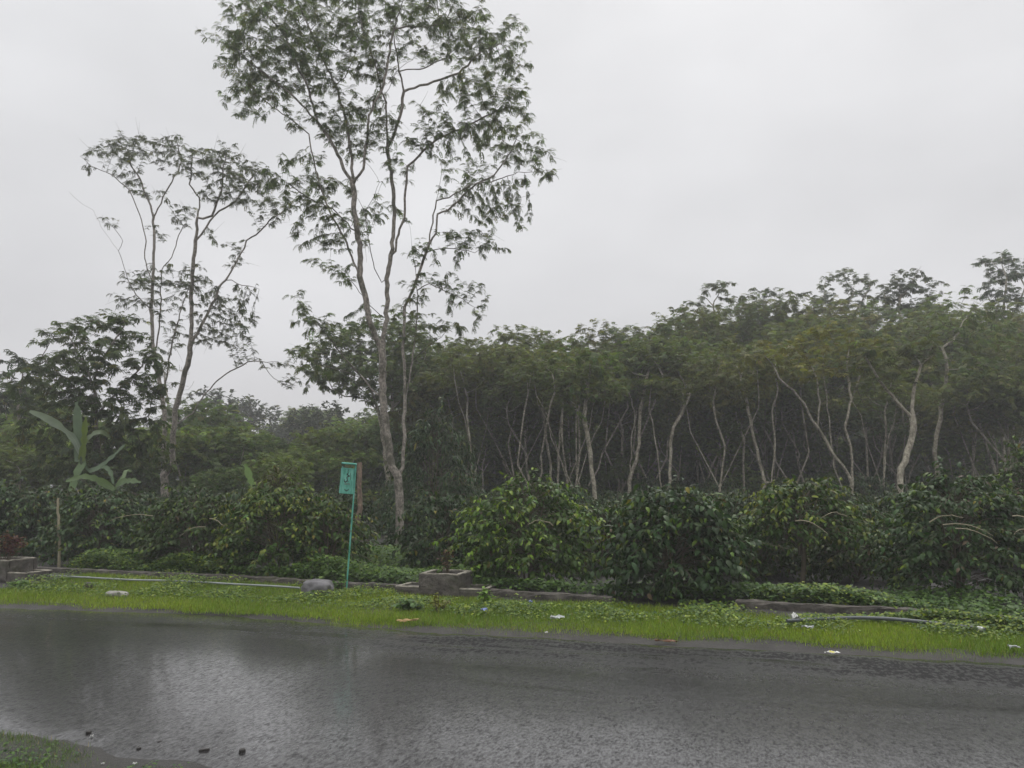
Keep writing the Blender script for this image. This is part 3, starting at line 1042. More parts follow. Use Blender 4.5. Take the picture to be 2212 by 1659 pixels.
px_tree('shade_tree', 'pair of straight pale trunks close together left of the brightest green bush top', 31.0,
        [[(1193, 1060), (1190, 1010), (1183, 960), (1174, 908), (1170, 850)], [(1193, 1055), (1205, 1050), (1206, 987), (1210, 920), (1215, 860)]],
        [(1150, 790, 50, 34), (1200, 760, 50, 32), (1250, 800, 50, 36), (1180, 830, 54, 28, .8), (1120, 840, 36, 24)], 43, base=(0.075, 0.115, 0.03), **FR)
px_tree('shade_tree', 'single grey trunk rising through the notch between the green and the dark bush', 27.0,
        [[(1286, 1100), (1286, 1075), (1278, 1013), (1273, 960), (1262, 900), (1270, 840)]],
        [(1270, 800, 54, 34), (1310, 840, 40, 26), (1230, 850, 40, 28), (1280, 770, 40, 24)], 45, base=(0.08, 0.12, 0.03), **FR)
# emergent trees above the stand
EM = dict(r_base=0.12, tip=0.007, step=0.28, per=7, size=0.17, maxcnt=6, dens=1.5, bark=M_BARK_FOREST, tmpl=T_PIN_FULL, depth=0.9, spread=0.3)
px_tree('emergent_tree', 'gnarled open-crowned tree standing up above the canopy, first from the left on the skyline', 43.0,
        [[(1560, 950), (1558, 850), (1552, 760), (1545, 700), (1540, 660), (1555, 630)], [(1545, 700), (1515, 670), (1495, 655)], [(1552, 745), (1590, 700), (1605, 660)], [(1540, 660), (1520, 640), (1525, 620)]],
        [(1500, 653, 26, 10, 1.3), (1550, 618, 36, 14, 1.3), (1590, 650, 30, 18), (1545, 680, 30, 16), (1570, 720, 50, 24), (1520, 640, 20, 8)], 51, base=(0.08, 0.1, 0.052), **EM)
px_tree('emergent_tree', 'narrow dark skyline tree tapering upward beside the gnarled one', 44.0,
        [[(1655, 950), (1652, 850), (1650, 760), (1648, 700), (1650, 650)], [(1650, 720), (1690, 690), (1720, 655)], [(1650, 720), (1625, 690), (1620, 670)]],
        [(1655, 632, 30, 14, 1.2), (1645, 670, 38, 24, 1.2), (1660, 710, 44, 26, 1.2), (1722, 636, 28, 9, 1.3), (1700, 700, 30, 18, .6), (1625, 680, 24, 16)], 53, base=(0.07, 0.092, 0.048), **EM)
px_tree('emergent_tree', 'flat-topped airy skyline tree with sky showing through its tiers', 44.0,
        [[(1830, 950), (1828, 850), (1822, 760), (1825, 700), (1830, 660), (1845, 630)], [(1825, 700), (1795, 670), (1780, 640)], [(1825, 710), (1850, 670), (1880, 620)]],
        [(1790, 612, 34, 14, .9), (1830, 592, 40, 12, 1.0), (1870, 610, 30, 14, .8), (1780, 652, 34, 16, .9), (1830, 660, 40, 22, .9), (1850, 630, 26, 16, .5)], 55, base=(0.075, 0.096, 0.054), **EM)
px_tree('emergent_tree', 'broad rounded skyline tree fringed with bare grey twigs', 42.0,
        [[(1965, 950), (1960, 850), (1955, 760), (1950, 700), (1940, 665), (1950, 620)], [(1950, 700), (1985, 670), (2010, 640)], [(1945, 690), (1915, 660), (1910, 630)], [(1950, 640), (1975, 600), (1990, 575)]],
        [(1930, 630, 40, 24), (1965, 612, 44, 26, 1.2), (1990, 660, 44, 26), (1940, 670, 44, 22), (1905, 650, 26, 20, .8), (2020, 610, 26, 18, .3)], 57, base=(0.072, 0.09, 0.05), **EM)
px_tree('emergent_tree', 'tall dark skyline tree cut by the right edge of the picture', 42.0,
        [[(2185, 950), (2180, 850), (2172, 760), (2165, 720), (2168, 660), (2175, 600)], [(2168, 690), (2140, 650), (2120, 610)], [(2170, 700), (2200, 660), (2215, 620)]],
        [(2160, 560, 40, 14, 1.2), (2185, 590, 44, 24, 1.2), (2175, 640, 44, 26, 1.2), (2140, 620, 26, 20, .5), (2200, 700, 40, 30, 1.2), (2150, 690, 34, 22), (2215, 560, 20, 14)], 59, base=(0.06, 0.085, 0.045), **EM)
px_tree('bare_tree', 'leafless grey hazy tree seen between the stems of the sparse tree', 62.0,
        [[(368, 960), (366, 900), (362, 860), (355, 820)], [(366, 900), (385, 860), (400, 820)], [(362, 870), (335, 840), (325, 810)]],
        [(350, 800, 30, 30, .5), (385, 810, 30, 34, .5), (330, 830, 24, 20, .5), (405, 850, 18, 20, .4)], 61, r_base=0.16, tip=0.012, step=0.4, per=0.0, size=0.3, bark=M_BARK_FOREST, twig=M_TWIG)

# repeated trees: a few kinds, copied through the stand
kinds = [
    free_tree('forest_tree', 'x', 101, 9.0, 2, 2.8, 4.2, nblob=15, base=(0.100, 0.135, 0.044)),
    free_tree('forest_tree', 'x', 102, 8.6, 3, 3.0, 3.9, nblob=16, base=(0.115, 0.140, 0.042)),
    free_tree('forest_tree', 'x', 103, 9.2, 1, 2.5, 4.6, nblob=14, base=(0.088, 0.125, 0.044)),
    free_tree('forest_tree', 'x', 104, 8.4, 2, 3.1, 3.8, nblob=15, base=(0.131, 0.140, 0.039), yellow=0.12),
]
K_LABEL = ['two-stemmed feathery shade tree in the crowded stand', 'three-stemmed feathery shade tree in the crowded stand',
           'single-stemmed feathery shade tree in the crowded stand', 'two-stemmed shade tree with thin yellowing crown in the stand']
used = [False] * 16


KI = {}


def put(k, x, y, s, rz, label, group):
    k = KI.get(k, k)
    root, h = kinds[k]
    loc = (x, y, float(tz(x, y)))
    if not used[k]:
        used[k] = True
        root.location, root.rotation_euler, root.scale = loc, (0, 0, rz), (s, s, s)
        tag(root, label, 'tree', group)
        return root
    return dup(root, loc, rz, s, label, group)


rnd = random.Random(5)
canopy = [(1105, 742, 38), (1165, 712, 37), (1245, 682, 37), (1325, 702, 38), (1395, 690, 36), (1465, 692, 38), (1530, 722, 36), (1590, 722, 35), (1640, 735, 37), (1715, 700, 38), (1790, 690, 37), (1900, 692, 36), (1990, 700, 37),
          (2090, 690, 35), (2160, 695, 34), (2215, 690, 36), (960, 745, 40), (1035, 755, 39), (1070, 790, 36), (1005, 800, 45), (1575, 668, 42), (1690, 672, 42), (1745, 660, 43), (1795, 655, 43), (1905, 662, 42), (2075, 655, 41), (2140, 640, 42), (2140, 760, 30), (2215, 770, 29), (1130, 800, 34), (1330, 780, 34), (1560, 780, 33)]
for q, (px, py, Y) in enumerate(canopy):
    top = at(px, py + rnd.choice((-26, -14, 0, 12, 34)), Y)
    gz = float(tz(top[0], top[1]))
    k = q % 4
    s = (top[2] - gz) / kinds[k][1] * 0.98
    put(k, top[0], top[1], s, rnd.uniform(0, 6.28), K_LABEL[k] + ' forming its leafy skyline', 'canopy trees of the stand, kind %d' % (k + 1))
lower = [(1095, 800, 33), (1160, 850, 31), (1230, 820, 33), (1330, 850, 32), (1390, 800, 34), (1470, 850, 32), (1530, 800, 33), (1590, 860, 31), (1660, 850, 33), (1740, 840, 33), (1800, 830, 34), (1870, 850, 32), (1930, 840, 33), (2010, 830, 34),
         (2080, 850, 31), (2150, 830, 30), (2215, 840, 28), (2240, 760, 27), (1010, 850, 34), (1050, 880, 32), (960, 820, 37)]
for q, (px, py, Y) in enumerate(lower):
    top = at(px, py + rnd.choice((-60, -40, -15, 10, 40)), Y)
    gz = float(tz(top[0], top[1]))
    k = (q * 3 + 1) % 4
    put(k, top[0], top[1], (top[2] - gz) / kinds[k][1], rnd.uniform(0, 6.28), K_LABEL[k].replace('shade tree', 'younger shade tree') + ' below the tallest crowns', 'younger trees of the stand, kind %d' % (k + 1))
kinds.append(free_tree('slim_tree', 'x', 121, 9.0, 2, 2.3, 3.0, nblob=9, base=(0.106, 0.138, 0.044), fork=(0.02, 0.06), r_base=0.065))
kinds.append(free_tree('slim_tree', 'x', 122, 9.0, 3, 2.4, 3.0, nblob=10, base=(0.119, 0.140, 0.042), fork=(0.05, 0.22), r_base=0.065))
SLIM = len(kinds) - 2
for q, px in enumerate((1080, 1112, 1150, 1238, 1250, 1322, 1335, 1500, 1515, 1545, 1572, 1600, 1705, 1722, 1758, 1775, 1870, 1890, 1912, 2058, 2105, 2118, 2135, 2160, 2185, 1025, 985, 1410, 1395, 1225)):
    Y = rnd.uniform(27, 41)
    p = at(px, rnd.uniform(715, 800), Y)
    put(SLIM + q % 2, p[0], p[1], (p[2] - float(tz(p[0], p[1]))) / 9.0, rnd.uniform(0, 6.28), ['slim pale tree dividing in two almost at the ground, in the stand', 'slim pale tree dividing in three near its foot, in the stand'][q % 2], 'slim pale trees of the stand, kind %d' % (q % 2 + 1))
for q in range(24):                                             # deeper in the stand
    Y = rnd.uniform(46, 78)
    px = rnd.uniform(1060, 2330)
    p = at(px, 1000, Y)
    k = rnd.randrange(4)
    put(k, p[0], p[1], rnd.uniform(0.8, 1.05), rnd.uniform(0, 6.28), K_LABEL[k] + ', deep among trunks', 'trees deep in the stand, kind %d' % (k + 1))

# hazy trees at the left and middle distance
KI.update({4: len(kinds), 5: len(kinds) + 1, 6: len(kinds) + 2})
kinds.append(free_tree('round_tree', 'x', 111, 9.0, 2, 3.0, 5.5, base=(0.03, 0.042, 0.018), tmpl=T_OVAL, size=0.36, per=6, dens=0.9, full=True, nblob=16, r_base=0.2, bark=M_BARK_FOREST, step=0.36))
kinds.append(free_tree('low_tree', 'x', 112, 5.0, 3, 2.4, 3.4, base=(0.127, 0.173, 0.047), full=True, nblob=13, r_base=0.07, fork=(0.02, 0.08), size=0.19, step=0.24, per=5.0))
kinds.append(free_tree('low_tree', 'x', 113, 5.0, 4, 2.6, 3.6, base=(0.092, 0.134, 0.043), full=True, nblob=14, r_base=0.07, fork=(0.02, 0.08), size=0.19, step=0.24, per=5.0))
for px, py, Y, w, lab in ((532, 836, 74, 1.0, 'big round broadleaf tree fading into the rain, tallest in the middle distance'), (432, 880, 95, 0.75, 'small dark rounded treetop peeping over the thicket, left of the big round one'),
                          (655, 862, 60, 0.9, 'dark round broadleaf tree above the turquoise sign, right of the big hazy one'), (730, 895, 56, 0.8, 'lower dark broadleaf tree between the sign and the tall trunk'), (592, 900, 72, 0.8, 'hazy broadleaf tree filling the dip between the two big round crowns')):
    top = at(px, py, Y)
    gz = float(tz(top[0], top[1]))
    s = (top[2] - gz) / 9.0
    r = put(4, top[0], top[1], s, px, lab, None)
    r.scale = (s * w, s * w, s)
thick = [(405, 930, 36), (455, 925, 40), (500, 940, 36), (560, 935, 42), (610, 945, 38), (660, 950, 40), (700, 945, 36), (750, 940, 42), (430, 970, 31), (520, 975, 32), (580, 985, 30), (650, 985, 33), (710, 985, 31), (480, 1000, 27), (620, 1005, 27), (790, 960, 38),
         (830, 930, 44), (890, 940, 46), (950, 930, 44), (1000, 940, 42), (20, 920, 34), (80, 930, 35), (140, 960, 30), (300, 960, 33), (1050, 930, 44), (240, 985, 30), (60, 985, 28), (10, 860, 38)]
for q, (px, py, Y) in enumerate(thick):
    top = at(px, py + rnd.choice((-48, -22, 0, 14)), Y)
    gz = float(tz(top[0], top[1]))
    k = 5 + q % 2
    put(k, top[0], top[1], (top[2] - gz) / 5.0, rnd.uniform(0, 6.28), ['olive-green low feathery tree in the thicket behind the coffee', 'dull dark-green low feathery tree in the thicket behind the coffee'][q % 2], 'low trees of the thicket, kind %d' % (q % 2 + 1))
for q, (px, py) in enumerate(((1010, 915), (1075, 930), (1130, 905), (1210, 935), (1265, 915), (1330, 945), (1395, 910), (1500, 940), (1560, 915), (1690, 935), (1760, 950), (1880, 940), (2060, 930), (2110, 950), (2180, 905), (2215, 930))):
    top = at(px, py, rnd.uniform(32, 42))
    gz = float(tz(top[0], top[1]))
    put(5 + q % 2, top[0], top[1], (top[2] - gz) / 5.0, rnd.uniform(0, 6.28), 'young low feathery tree, green between the pale trunks of the stand', 'young low trees between the trunks')
for q in range(80):                                             # farthest belt of woodland
    Y = rnd.uniform(75, 120)
    px = rnd.uniform(-60, 1120) if q < 26 else rnd.uniform(850, 2330)
    p = at(px, 1000, Y)
    k = rnd.choice((4, 6)) if q < 26 else 6
    put(k, p[0], p[1], rnd.uniform(0.55, 0.8) if k == 4 else rnd.uniform(1.3, 2.0), rnd.uniform(0, 6.28), 'blurred far-off tree in the wooded belt closing the view, %s' % ('broadleaf' if k == 4 else 'feathery'), 'far belt of trees, %s' % ('broadleaf' if k == 4 else 'feathery'))

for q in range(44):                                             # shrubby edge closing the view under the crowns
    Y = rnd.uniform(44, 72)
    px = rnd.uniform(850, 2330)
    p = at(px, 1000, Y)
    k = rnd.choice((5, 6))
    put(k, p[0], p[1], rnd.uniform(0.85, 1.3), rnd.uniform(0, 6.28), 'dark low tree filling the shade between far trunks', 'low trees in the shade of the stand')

# ------------------------------------------------------------------ coffee bushes
def coffee(name, seed, rx, ry, h, nlat, leaf=0.118, base=(0.03, 0.06, 0.015), young=(0.075, 0.11, 0.018), stems=5, low=0.06, trunk=0.0, tmpl=T_OVAL, droop=0.65, yfrac=0.35, vary=0.22, label='x', cat='bush', dry=0):
    """arching laterals carrying opposite pairs of drooping leaves; the tips carry the younger, yellower ones"""
    rng = np.random.default_rng(seed)
    t_ = thing(name, label, cat, (0, 0, 0))
    gs, gl = Geo(), Geo()
    if trunk:
        zz = np.linspace(-0.05, trunk + 0.5, 7)
        tube(gs, np.stack([0.03 * np.sin(zz * 3), 0.03 * np.cos(zz * 4), zz], 1), np.linspace(0.045, 0.028, 7), 7, rough=0.08, rng=rng)
    for s in range(stems):
        a = rng.uniform(0, 6.28)
        n = 8
        zz = np.linspace(trunk if trunk else -0.05, h * rng.uniform(0.75, 0.95), n)
        r_ = np.linspace(0.05, rng.uniform(0.25, 0.6), n) ** 1.2
        tube(gs, np.stack([np.cos(a) * r_ * rx * 0.6, np.sin(a) * r_ * ry * 0.6, zz], 1), np.linspace(0.024, 0.008, n), 5)
    nn = rng.normal(0, 1, (6, 3))
    pos, X, Z, S, Cc = [], [], [], [], []
    nlat = int(nlat * 1.45)
    for q in range(nlat):
        a = rng.uniform(0, 2 * math.pi)
        f = rng.uniform(0, 1) ** 0.85
        z = low + trunk + (h - low - trunk) * f
        el = (f - 0.25) / 0.75 if f > 0.25 else 0
        prof = math.sqrt(max(0.0, 1 - el ** 2.2)) * (0.82 + 0.18 * min(1, f * 4))
        d3 = np.array([math.cos(a), math.sin(a), f])
        if math.sin(2.3 * a + nn[4, 0] * 3 + 4 * f) + math.sin(4.7 * a - 6 * f + nn[5, 0] * 3) + 0.6 * math.sin(9 * a + 11 * f) < -1.15:
            continue
        lump = 1 + 0.11 * math.sin(3 * a + nn[0, 0] * 3) * math.cos(5 * f + nn[1, 0]) + 0.09 * math.sin(7 * a + nn[2, 0]) + rng.normal(0, 0.1)
        rr = max(prof * lump, 0.04) * rng.uniform(0.72, 1.0) ** 0.6 * (rng.uniform(1.1, 1.3) if rng.random() < 0.07 else 1)
        end = np.array([math.cos(a) * rx * rr, math.sin(a) * ry * rr, z * (1 + 0.06 * math.sin(4 * a + nn[3, 0])) + (0.2 * h * rng.random() ** 5 if f > 0.6 else 0)])
        st_ = np.array([end[0] * 0.12, end[1] * 0.12, min(h * 0.85, max(trunk, end[2] * rng.uniform(0.7, 1.0) - 0.02 + 0.05))])
        ctl = (st_ + end) / 2 + np.array([0, 0, 0.22 + 0.12 * rng.random()])
        t1 = np.linspace(0, 1, 9)[:, None]
        cur = (1 - t1) ** 2 * st_ + 2 * t1 * (1 - t1) * ctl + t1 ** 2 * end
        if q % 2 == 0:
            tube(gs, cur[::2], np.linspace(0.008, 0.004, 5), 3)
        L_ = np.linalg.norm(end - st_)
        npair = max(3, int(L_ * 0.62 / (leaf * 0.52)))
        for tt_ in np.linspace(0.42, 1.0, npair):
            p = (1 - tt_) ** 2 * st_ + 2 * tt_ * (1 - tt_) * ctl + tt_ ** 2 * end
            tan = norm(2 * (1 - tt_) * (ctl - st_) + 2 * tt_ * (end - ctl))
            side = norm(np.cross(tan, [0, 0, 1.0]) + rng.normal(0, 0.25, 3))
            yo = tt_ > 0.85 and rng.random() < yfrac * (0.35 + 1.0 * f)
            for s in (-1, 1):
                if rng.random() < 0.1:
                    continue
                pos.append(p + rng.normal(0, 0.012, 3))
                X.append(tan * 0.55 + side * s * 0.75 + np.array([0, 0, -droop * rng.uniform(0.2, 1.5)]) + rng.normal(0, 0.33, 3))
                Z.append(np.array([0, 0, 0.9]) + tan * 0.25 + side * s * 0.35 + rng.normal(0, 0.36, 3))
                S.append(leaf * rng.uniform(0.5, 1.22) * (0.8 if yo else 1))
                Cc.append((young if yo else base) * np.exp(rng.normal(0, vary)) * (1 + rng.normal(0, 0.08, 3)))
    n = len(pos)
    Cc = np.clip(np.array(Cc), 0.004, 0.5)
    m = rng.random(n) < 0.006
    Cc[m] = (0.2, 0.17, 0.03)
    m = rng.random(n) < 0.012
    Cc[m] = (0.07, 0.045, 0.02)
    scatter(gl, *tmpl, np.array(pos), np.array(X), np.array(Z), np.array(S), Cc)
    link('stems', gs.mesh('stems', [M_STEM]), t_)
    link('leaves', gl.mesh('leaves', [M_COFFEE]), t_)
    for q in range(dry):
        gd = Geo()
        a = -math.pi / 2 + rng.uniform(-0.9, 0.9)
        o_ = np.array([math.cos(a) * rx * 0.8, math.sin(a) * ry * 0.95, h * rng.uniform(0.55, 0.85)])
        dr = norm(np.array([rng.uniform(-1, 1), -0.2, rng.uniform(-0.1, 0.5)]))
        ts = np.linspace(0, 1, 8)[:, None]
        cur = o_ + dr * ts * rng.uniform(0.35, 0.7) + np.array([0, -0.05, -0.3]) * ts ** 2 + rng.normal(0, 0.006, (8, 3))
        tube(gd, cur, np.linspace(0.011, 0.004, 8), 5, cap=True)
        link('dry_branch', gd.mesh('dry_branch', [M_TWIG_PALE]), t_)
    return t_


def stand(o, px, py, label, group=None, z=0.08, rz=0.0, Y=None, scale=None):
    p = gp(px, py, z) if Y is None else at(px, py, Y)
    if Y is None:
        p[:2] *= 1.055
        scale = scale or (1.06, 1.06, 0.88)
    o.location = (p[0], p[1], float(tz(p[0], p[1])))
    o.rotation_euler = (0, 0, rz)
    if scale:
        o.scale = scale
    tag(o, label, None, group)
    return o


FRONT = 'coffee bushes of the front row'
DK = np.array((0.028, 0.054, 0.015))
GR = np.array((0.046, 0.088, 0.013))
YG = np.array((0.10, 0.155, 0.016))
OL = np.array((0.085, 0.105, 0.014))
stand(coffee('coffee_bush', 201, 1.28, 0.95, 1.88, 330, base=GR * 1.15, young=YG * 1.4, yfrac=0.9, dry=1), 1138, 1278, 'bright green rounded coffee bush right behind the double concrete planter', FRONT)
stand(coffee('coffee_bush', 202, 1.12, 0.85, 1.72, 360, 0.135, base=DK, young=YG * 0.75, yfrac=0.3, low=0.02), 1455, 1306, 'darkest and glossiest coffee bush, leaves hanging down to the grass', FRONT)
stand(coffee('coffee_bush', 203, 1.05, 0.85, 1.86, 230, base=GR * 0.9, young=OL * 1.6, yfrac=0.9, trunk=0.62, low=0.2, dry=2), 1735, 1286, 'coffee bush with a bare leaning trunk under a flat yellow-green crown', FRONT)
stand(coffee('coffee_bush', 204, 1.25, 1.0, 1.9, 340, base=DK * 1.25, young=YG * 0.8, yfrac=0.4, dry=6), 2075, 1305, 'straggly coffee bush with pale broken dry branches, rightmost of the full bushes', FRONT)
stand(coffee('coffee_bush', 205, 1.1, 0.9, 1.6, 300, base=DK * 1.2, young=YG * 0.8, yfrac=0.35), 205, 1232, 'dark bluish-green coffee bush behind the pale upright stick', FRONT)
stand(coffee('coffee_bush', 206, 1.15, 0.9, 1.65, 300, base=DK * 1.15, young=YG * 0.7, yfrac=0.35), 60, 1216, 'dark coffee bush behind the planter with red leaves', FRONT)
stand(coffee('coffee_bush', 207, 1.2, 0.9, 1.66, 310, base=GR * 0.8, young=YG * 0.8, yfrac=0.45, dry=3), 415, 1244, 'mid-green coffee bush with a pale arched dry twig, midway along the left hedge', FRONT)
stand(coffee('coffee_bush', 208, 1.2, 0.95, 1.75, 330, base=GR * 0.95, young=OL * 1.6, yfrac=0.95), 600, 1254, 'yellow-green coffee bush just left of the turquoise sign', FRONT)
stand(coffee('coffee_bush', 209, 0.8, 0.6, 1.45, 170, base=GR * 0.85, young=OL * 1.2, yfrac=0.6), 706, 1258, 'narrow olive coffee bush touching the post of the turquoise sign', FRONT)
stand(coffee('coffee_bush', 210, 0.95, 0.7, 1.0, 190, 0.12, base=GR * 0.75, young=OL, yfrac=0.5, low=0.02), 1850, 1268, 'low sprawling coffee bush filling the dip right of the bare-trunked one', FRONT)
stand(coffee('coffee_bush', 211, 0.9, 0.8, 2.5, 230, 0.11, base=GR * 0.8, young=YG * 0.9, yfrac=0.6, low=0.2), 2245, 1255, 'tall small-leaved green shrub cut off by the right edge', FRONT)
stand(coffee('coffee_bush', 212, 1.0, 0.7, 1.15, 200, 0.11, base=GR * 0.7, young=OL, yfrac=0.5, low=0.0), 1640, 1262, 'small-leaved tangled bush between the darkest bush and the bare-trunked one', FRONT)
stand(coffee('broadleaf_shrub', 213, 1.3, 1.1, 3.5, 360, 0.2, base=DK * 0.95, young=OL * 0.9, yfrac=0.25, tmpl=T_LONG, droop=0.9, low=0.3, cat='shrub'), 935, 1196, 'tall dark shrub with long drooping leaves behind the tall trunk', Y=22.2)
stand(coffee('feathery_shrub', 214, 0.8, 0.7, 1.9, 170, 0.17, base=OL * 0.75, young=YG * 1.2, yfrac=1.0, tmpl=T_LONG, droop=0.25, low=0.4, cat='shrub'), 592, 1170, 'bushy shrub of narrow yellow-tipped fronds poking above the left hedge', Y=18.5)

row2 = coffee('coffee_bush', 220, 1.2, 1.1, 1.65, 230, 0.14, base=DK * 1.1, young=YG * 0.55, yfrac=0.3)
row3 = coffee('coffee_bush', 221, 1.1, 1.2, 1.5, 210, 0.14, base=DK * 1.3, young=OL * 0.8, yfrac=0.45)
rows_used = [False, False]
def put_bush(k, x, y, s, label, group):
    root = (row2, row3)[k]
    loc = (x, y, float(tz(x, y)))
    rz = rnd.uniform(0, 6.28)
    if not rows_used[k]:
        rows_used[k] = True
        root.location, root.rotation_euler, root.scale = loc, (0, 0, rz), (s, s, s)
        return tag(root, label, 'bush', group)
    return dup(root, loc, rz, s, label, group)
for q, px in enumerate((-20, 100, 215, 320, 400, 480, 560, 650, 735)):
    p = at(px, 1150, 18.6 + 0.5 * (q % 3) + (1.2 if px > 300 else 0))
    put_bush(q % 2, p[0], p[1], (0.98 if px < 300 else 0.9) + 0.05 * (q % 2), 'coffee bush in the second row of the left hedge', 'second row of the left hedge')
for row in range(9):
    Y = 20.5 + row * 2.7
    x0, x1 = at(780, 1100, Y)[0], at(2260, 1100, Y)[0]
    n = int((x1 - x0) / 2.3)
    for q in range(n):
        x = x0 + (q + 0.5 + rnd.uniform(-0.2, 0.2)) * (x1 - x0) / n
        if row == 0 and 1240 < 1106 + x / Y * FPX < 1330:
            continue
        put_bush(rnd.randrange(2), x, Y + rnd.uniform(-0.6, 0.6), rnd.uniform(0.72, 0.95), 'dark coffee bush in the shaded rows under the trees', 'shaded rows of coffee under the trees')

for q in range(50):
    x = at(830 + 1480 * (q + rnd.uniform(-0.4, 0.4)) / 50, 1000, 80)[0]
    put_bush(rnd.randrange(2), x, rnd.uniform(74, 88), rnd.uniform(1.7, 2.6), 'dense dark bush on the crest closing the view behind the trunks', 'bushes on the crest')
for q, px in enumerate((960, 1080, 1215, 1305, 1400, 1530, 1620, 1700, 1800, 1880, 1960, 2060, 2160, 2240)):
    p = at(px, 1150, 15.8 + 0.7 * (q % 3))
    put_bush(q % 2, p[0], p[1], 0.84 + 0.04 * (q % 3), 'coffee bush of the second row, filling a gap between the front bushes', 'second row behind the front bushes')

# ------------------------------------------------------------------ banana plants
def banana_leaf(geo, pts, width, rng, col, fold=0.25, norm_hint=(0, -1, 0.3)):
    P = np.asarray(pts, float)
    n = 15
    s = np.linspace(0, 1, len(P))
    q = np.linspace(0, 1, n)
    P = np.stack([np.interp(q, s, P[:, k]) for k in range(3)], 1)
    P[1:-1] = (P[:-2] + 2 * P[1:-1] + P[2:]) / 4
    T = norm(np.gradient(P, axis=0))
    W = norm(np.cross(T, np.asarray(norm_hint, float)))
    Nn = np.cross(W, T)
    w = width * np.clip(np.sin(np.pi * (0.06 + 0.9 * q)) ** 0.55, 0.05, 1)
    w = w * 0.82 * (1 - 0.45 * (rng.random(n) < 0.3) * (q > 0.2))
    L1 = P + W * w[:, None] + Nn * (fold * w)[:, None]
    R1 = P - W * (w * (1 + rng.normal(0, 0.06, n)))[:, None] + Nn * (fold * w)[:, None]
    V = np.stack([L1, P, R1], 1).reshape(-1, 3)
    F = []
    for a in range(n - 1):
        F += [[a * 3, a * 3 + 1, a * 3 + 4, a * 3 + 3], [a * 3 + 1, a * 3 + 2, a * 3 + 5, a * 3 + 4]]
    cc = np.repeat(np.array([col]), len(V), 0) * np.exp(rng.normal(0, 0.08, (len(V), 1)))
    geo.add(V, F, cc)
    tube(geo, P - Nn * 0.006, np.linspace(0.014, 0.003, n), 4, np.array(col) * 1.3)


rng = np.random.default_rng(77)
def banana(label, Y, base, leaves, stem_top, r=0.08):
    b0 = at(base[0], base[1], Y)
    b0[2] = tz(b0[0], b0[1])
    t_ = thing('banana_plant', label, 'banana plant', b0)
    g = Geo()
    top = at(*stem_top, Y)
    P = np.linspace(b0 - [0, 0, 0.1], top, 8)
    tube(g, P, np.linspace(r, r * 0.55, 8), 9, (0.05, 0.08, 0.03), rough=0.05, rng=rng)
    link('stem', g.mesh('stem', [M_BANANA], b0), t_)
    for pts, w, col, dy in leaves:
        g = Geo()
        n = len(pts)
        W = [at(p[0], p[1], Y + dy * k / max(1, n - 1)) for k, p in enumerate(pts)]
        W = [top] + W if np.linalg.norm(W[0] - top) > 0.15 else W
        banana_leaf(g, W, w, rng, col)
        link('leaf', g.mesh('leaf', [M_BANANA], b0), t_)
    return t_
GB = (0.09, 0.14, 0.07)
banana('banana plant with long pale blades standing above the left hedge', 21.5, (180, 1090),
       [([(160, 945), (125, 918), (95, 900), (64, 888)], 0.13, (0.2, 0.25, 0.18), -0.5), ([(172, 1000), (170, 930), (168, 895), (165, 868)], 0.16, GB, 0.2), ([(176, 1000), (182, 960), (184, 925), (186, 900)], 0.13, (0.12, 0.17, 0.03), -0.3),
        ([(185, 950), (205, 935), (222, 932), (238, 946)], 0.09, (0.12, 0.16, 0.08), 0.4), ([(180, 1000), (168, 1020), (158, 1050), (150, 1075)], 0.14, (0.08, 0.14, 0.04), -0.5),
        ([(190, 1020), (215, 1010), (245, 985), (270, 960)], 0.09, (0.08, 0.13, 0.06), 0.8)], (176, 985))
banana('young banana shoots with leaves lying flat on the left hedge top', 19.0, (250, 1100),
       [([(250, 1050), (265, 1040), (285, 1038), (304, 1042)], 0.1, (0.12, 0.18, 0.08), -0.3), ([(235, 1050), (210, 1035), (180, 1028), (142, 1040)], 0.11, (0.11, 0.17, 0.06), -0.4), ([(245, 1045), (240, 1020), (228, 1008), (216, 1010)], 0.07, (0.09, 0.14, 0.07), 0.3), ([(255, 1045), (268, 1030), (272, 1015), (285, 1018)], 0.06, (0.11, 0.17, 0.06), 0.4)], (248, 1058), 0.05)
banana('lone upright banana leaf behind the middle of the left hedge', 21.0, (548, 1095),
       [([(547, 1062), (543, 1045), (537, 1022), (529, 1002)], 0.12, (0.13, 0.22, 0.05), 0.2)], (549, 1066), 0.045)

# ------------------------------------------------------------------ dead trunk, stick
def skin_path(name, label, cat, Y, paths, radii, m, seed, py_base=None):
    rng = np.random.default_rng(seed)
    b0 = at(paths[0][-1][0], paths[0][-1][1], Y)
    b0[2] = tz(b0[0], b0[1])
    g = Geo()
    for pts, (r0, r1) in zip(paths, radii):
        W = np.array([at(p[0], p[1], Y) for p in pts])
        q = np.linspace(0, 1, 14)
        s = np.linspace(0, 1, len(W))
        W = np.stack([np.interp(q, s, W[:, k]) for k in range(3)], 1) + rng.normal(0, 0.006, (14, 3))
        W[-1, 2] = min(W[-1, 2], b0[2] - 0.05)
        tube(g, W, np.linspace(r0, r1, 14), 9, cap=True, rough=0.12, rng=rng)
    o = link(name, g.mesh(name, [m], b0), None, tuple(b0))
    return tag(o, label, cat)
skin_path('dead_trunk', 'bare reddish-brown dead trunk standing just behind the turquoise sign', 'dead tree', 16.8,
          [[(777, 1000), (776, 1053), (778, 1093), (774, 1117), (767, 1144), (763, 1194), (763, 1215)], [(752, 1109), (752, 1145), (757, 1174), (762, 1200)]], [(0.05, 0.062), (0.035, 0.04)], M_DEADWOOD, 4)
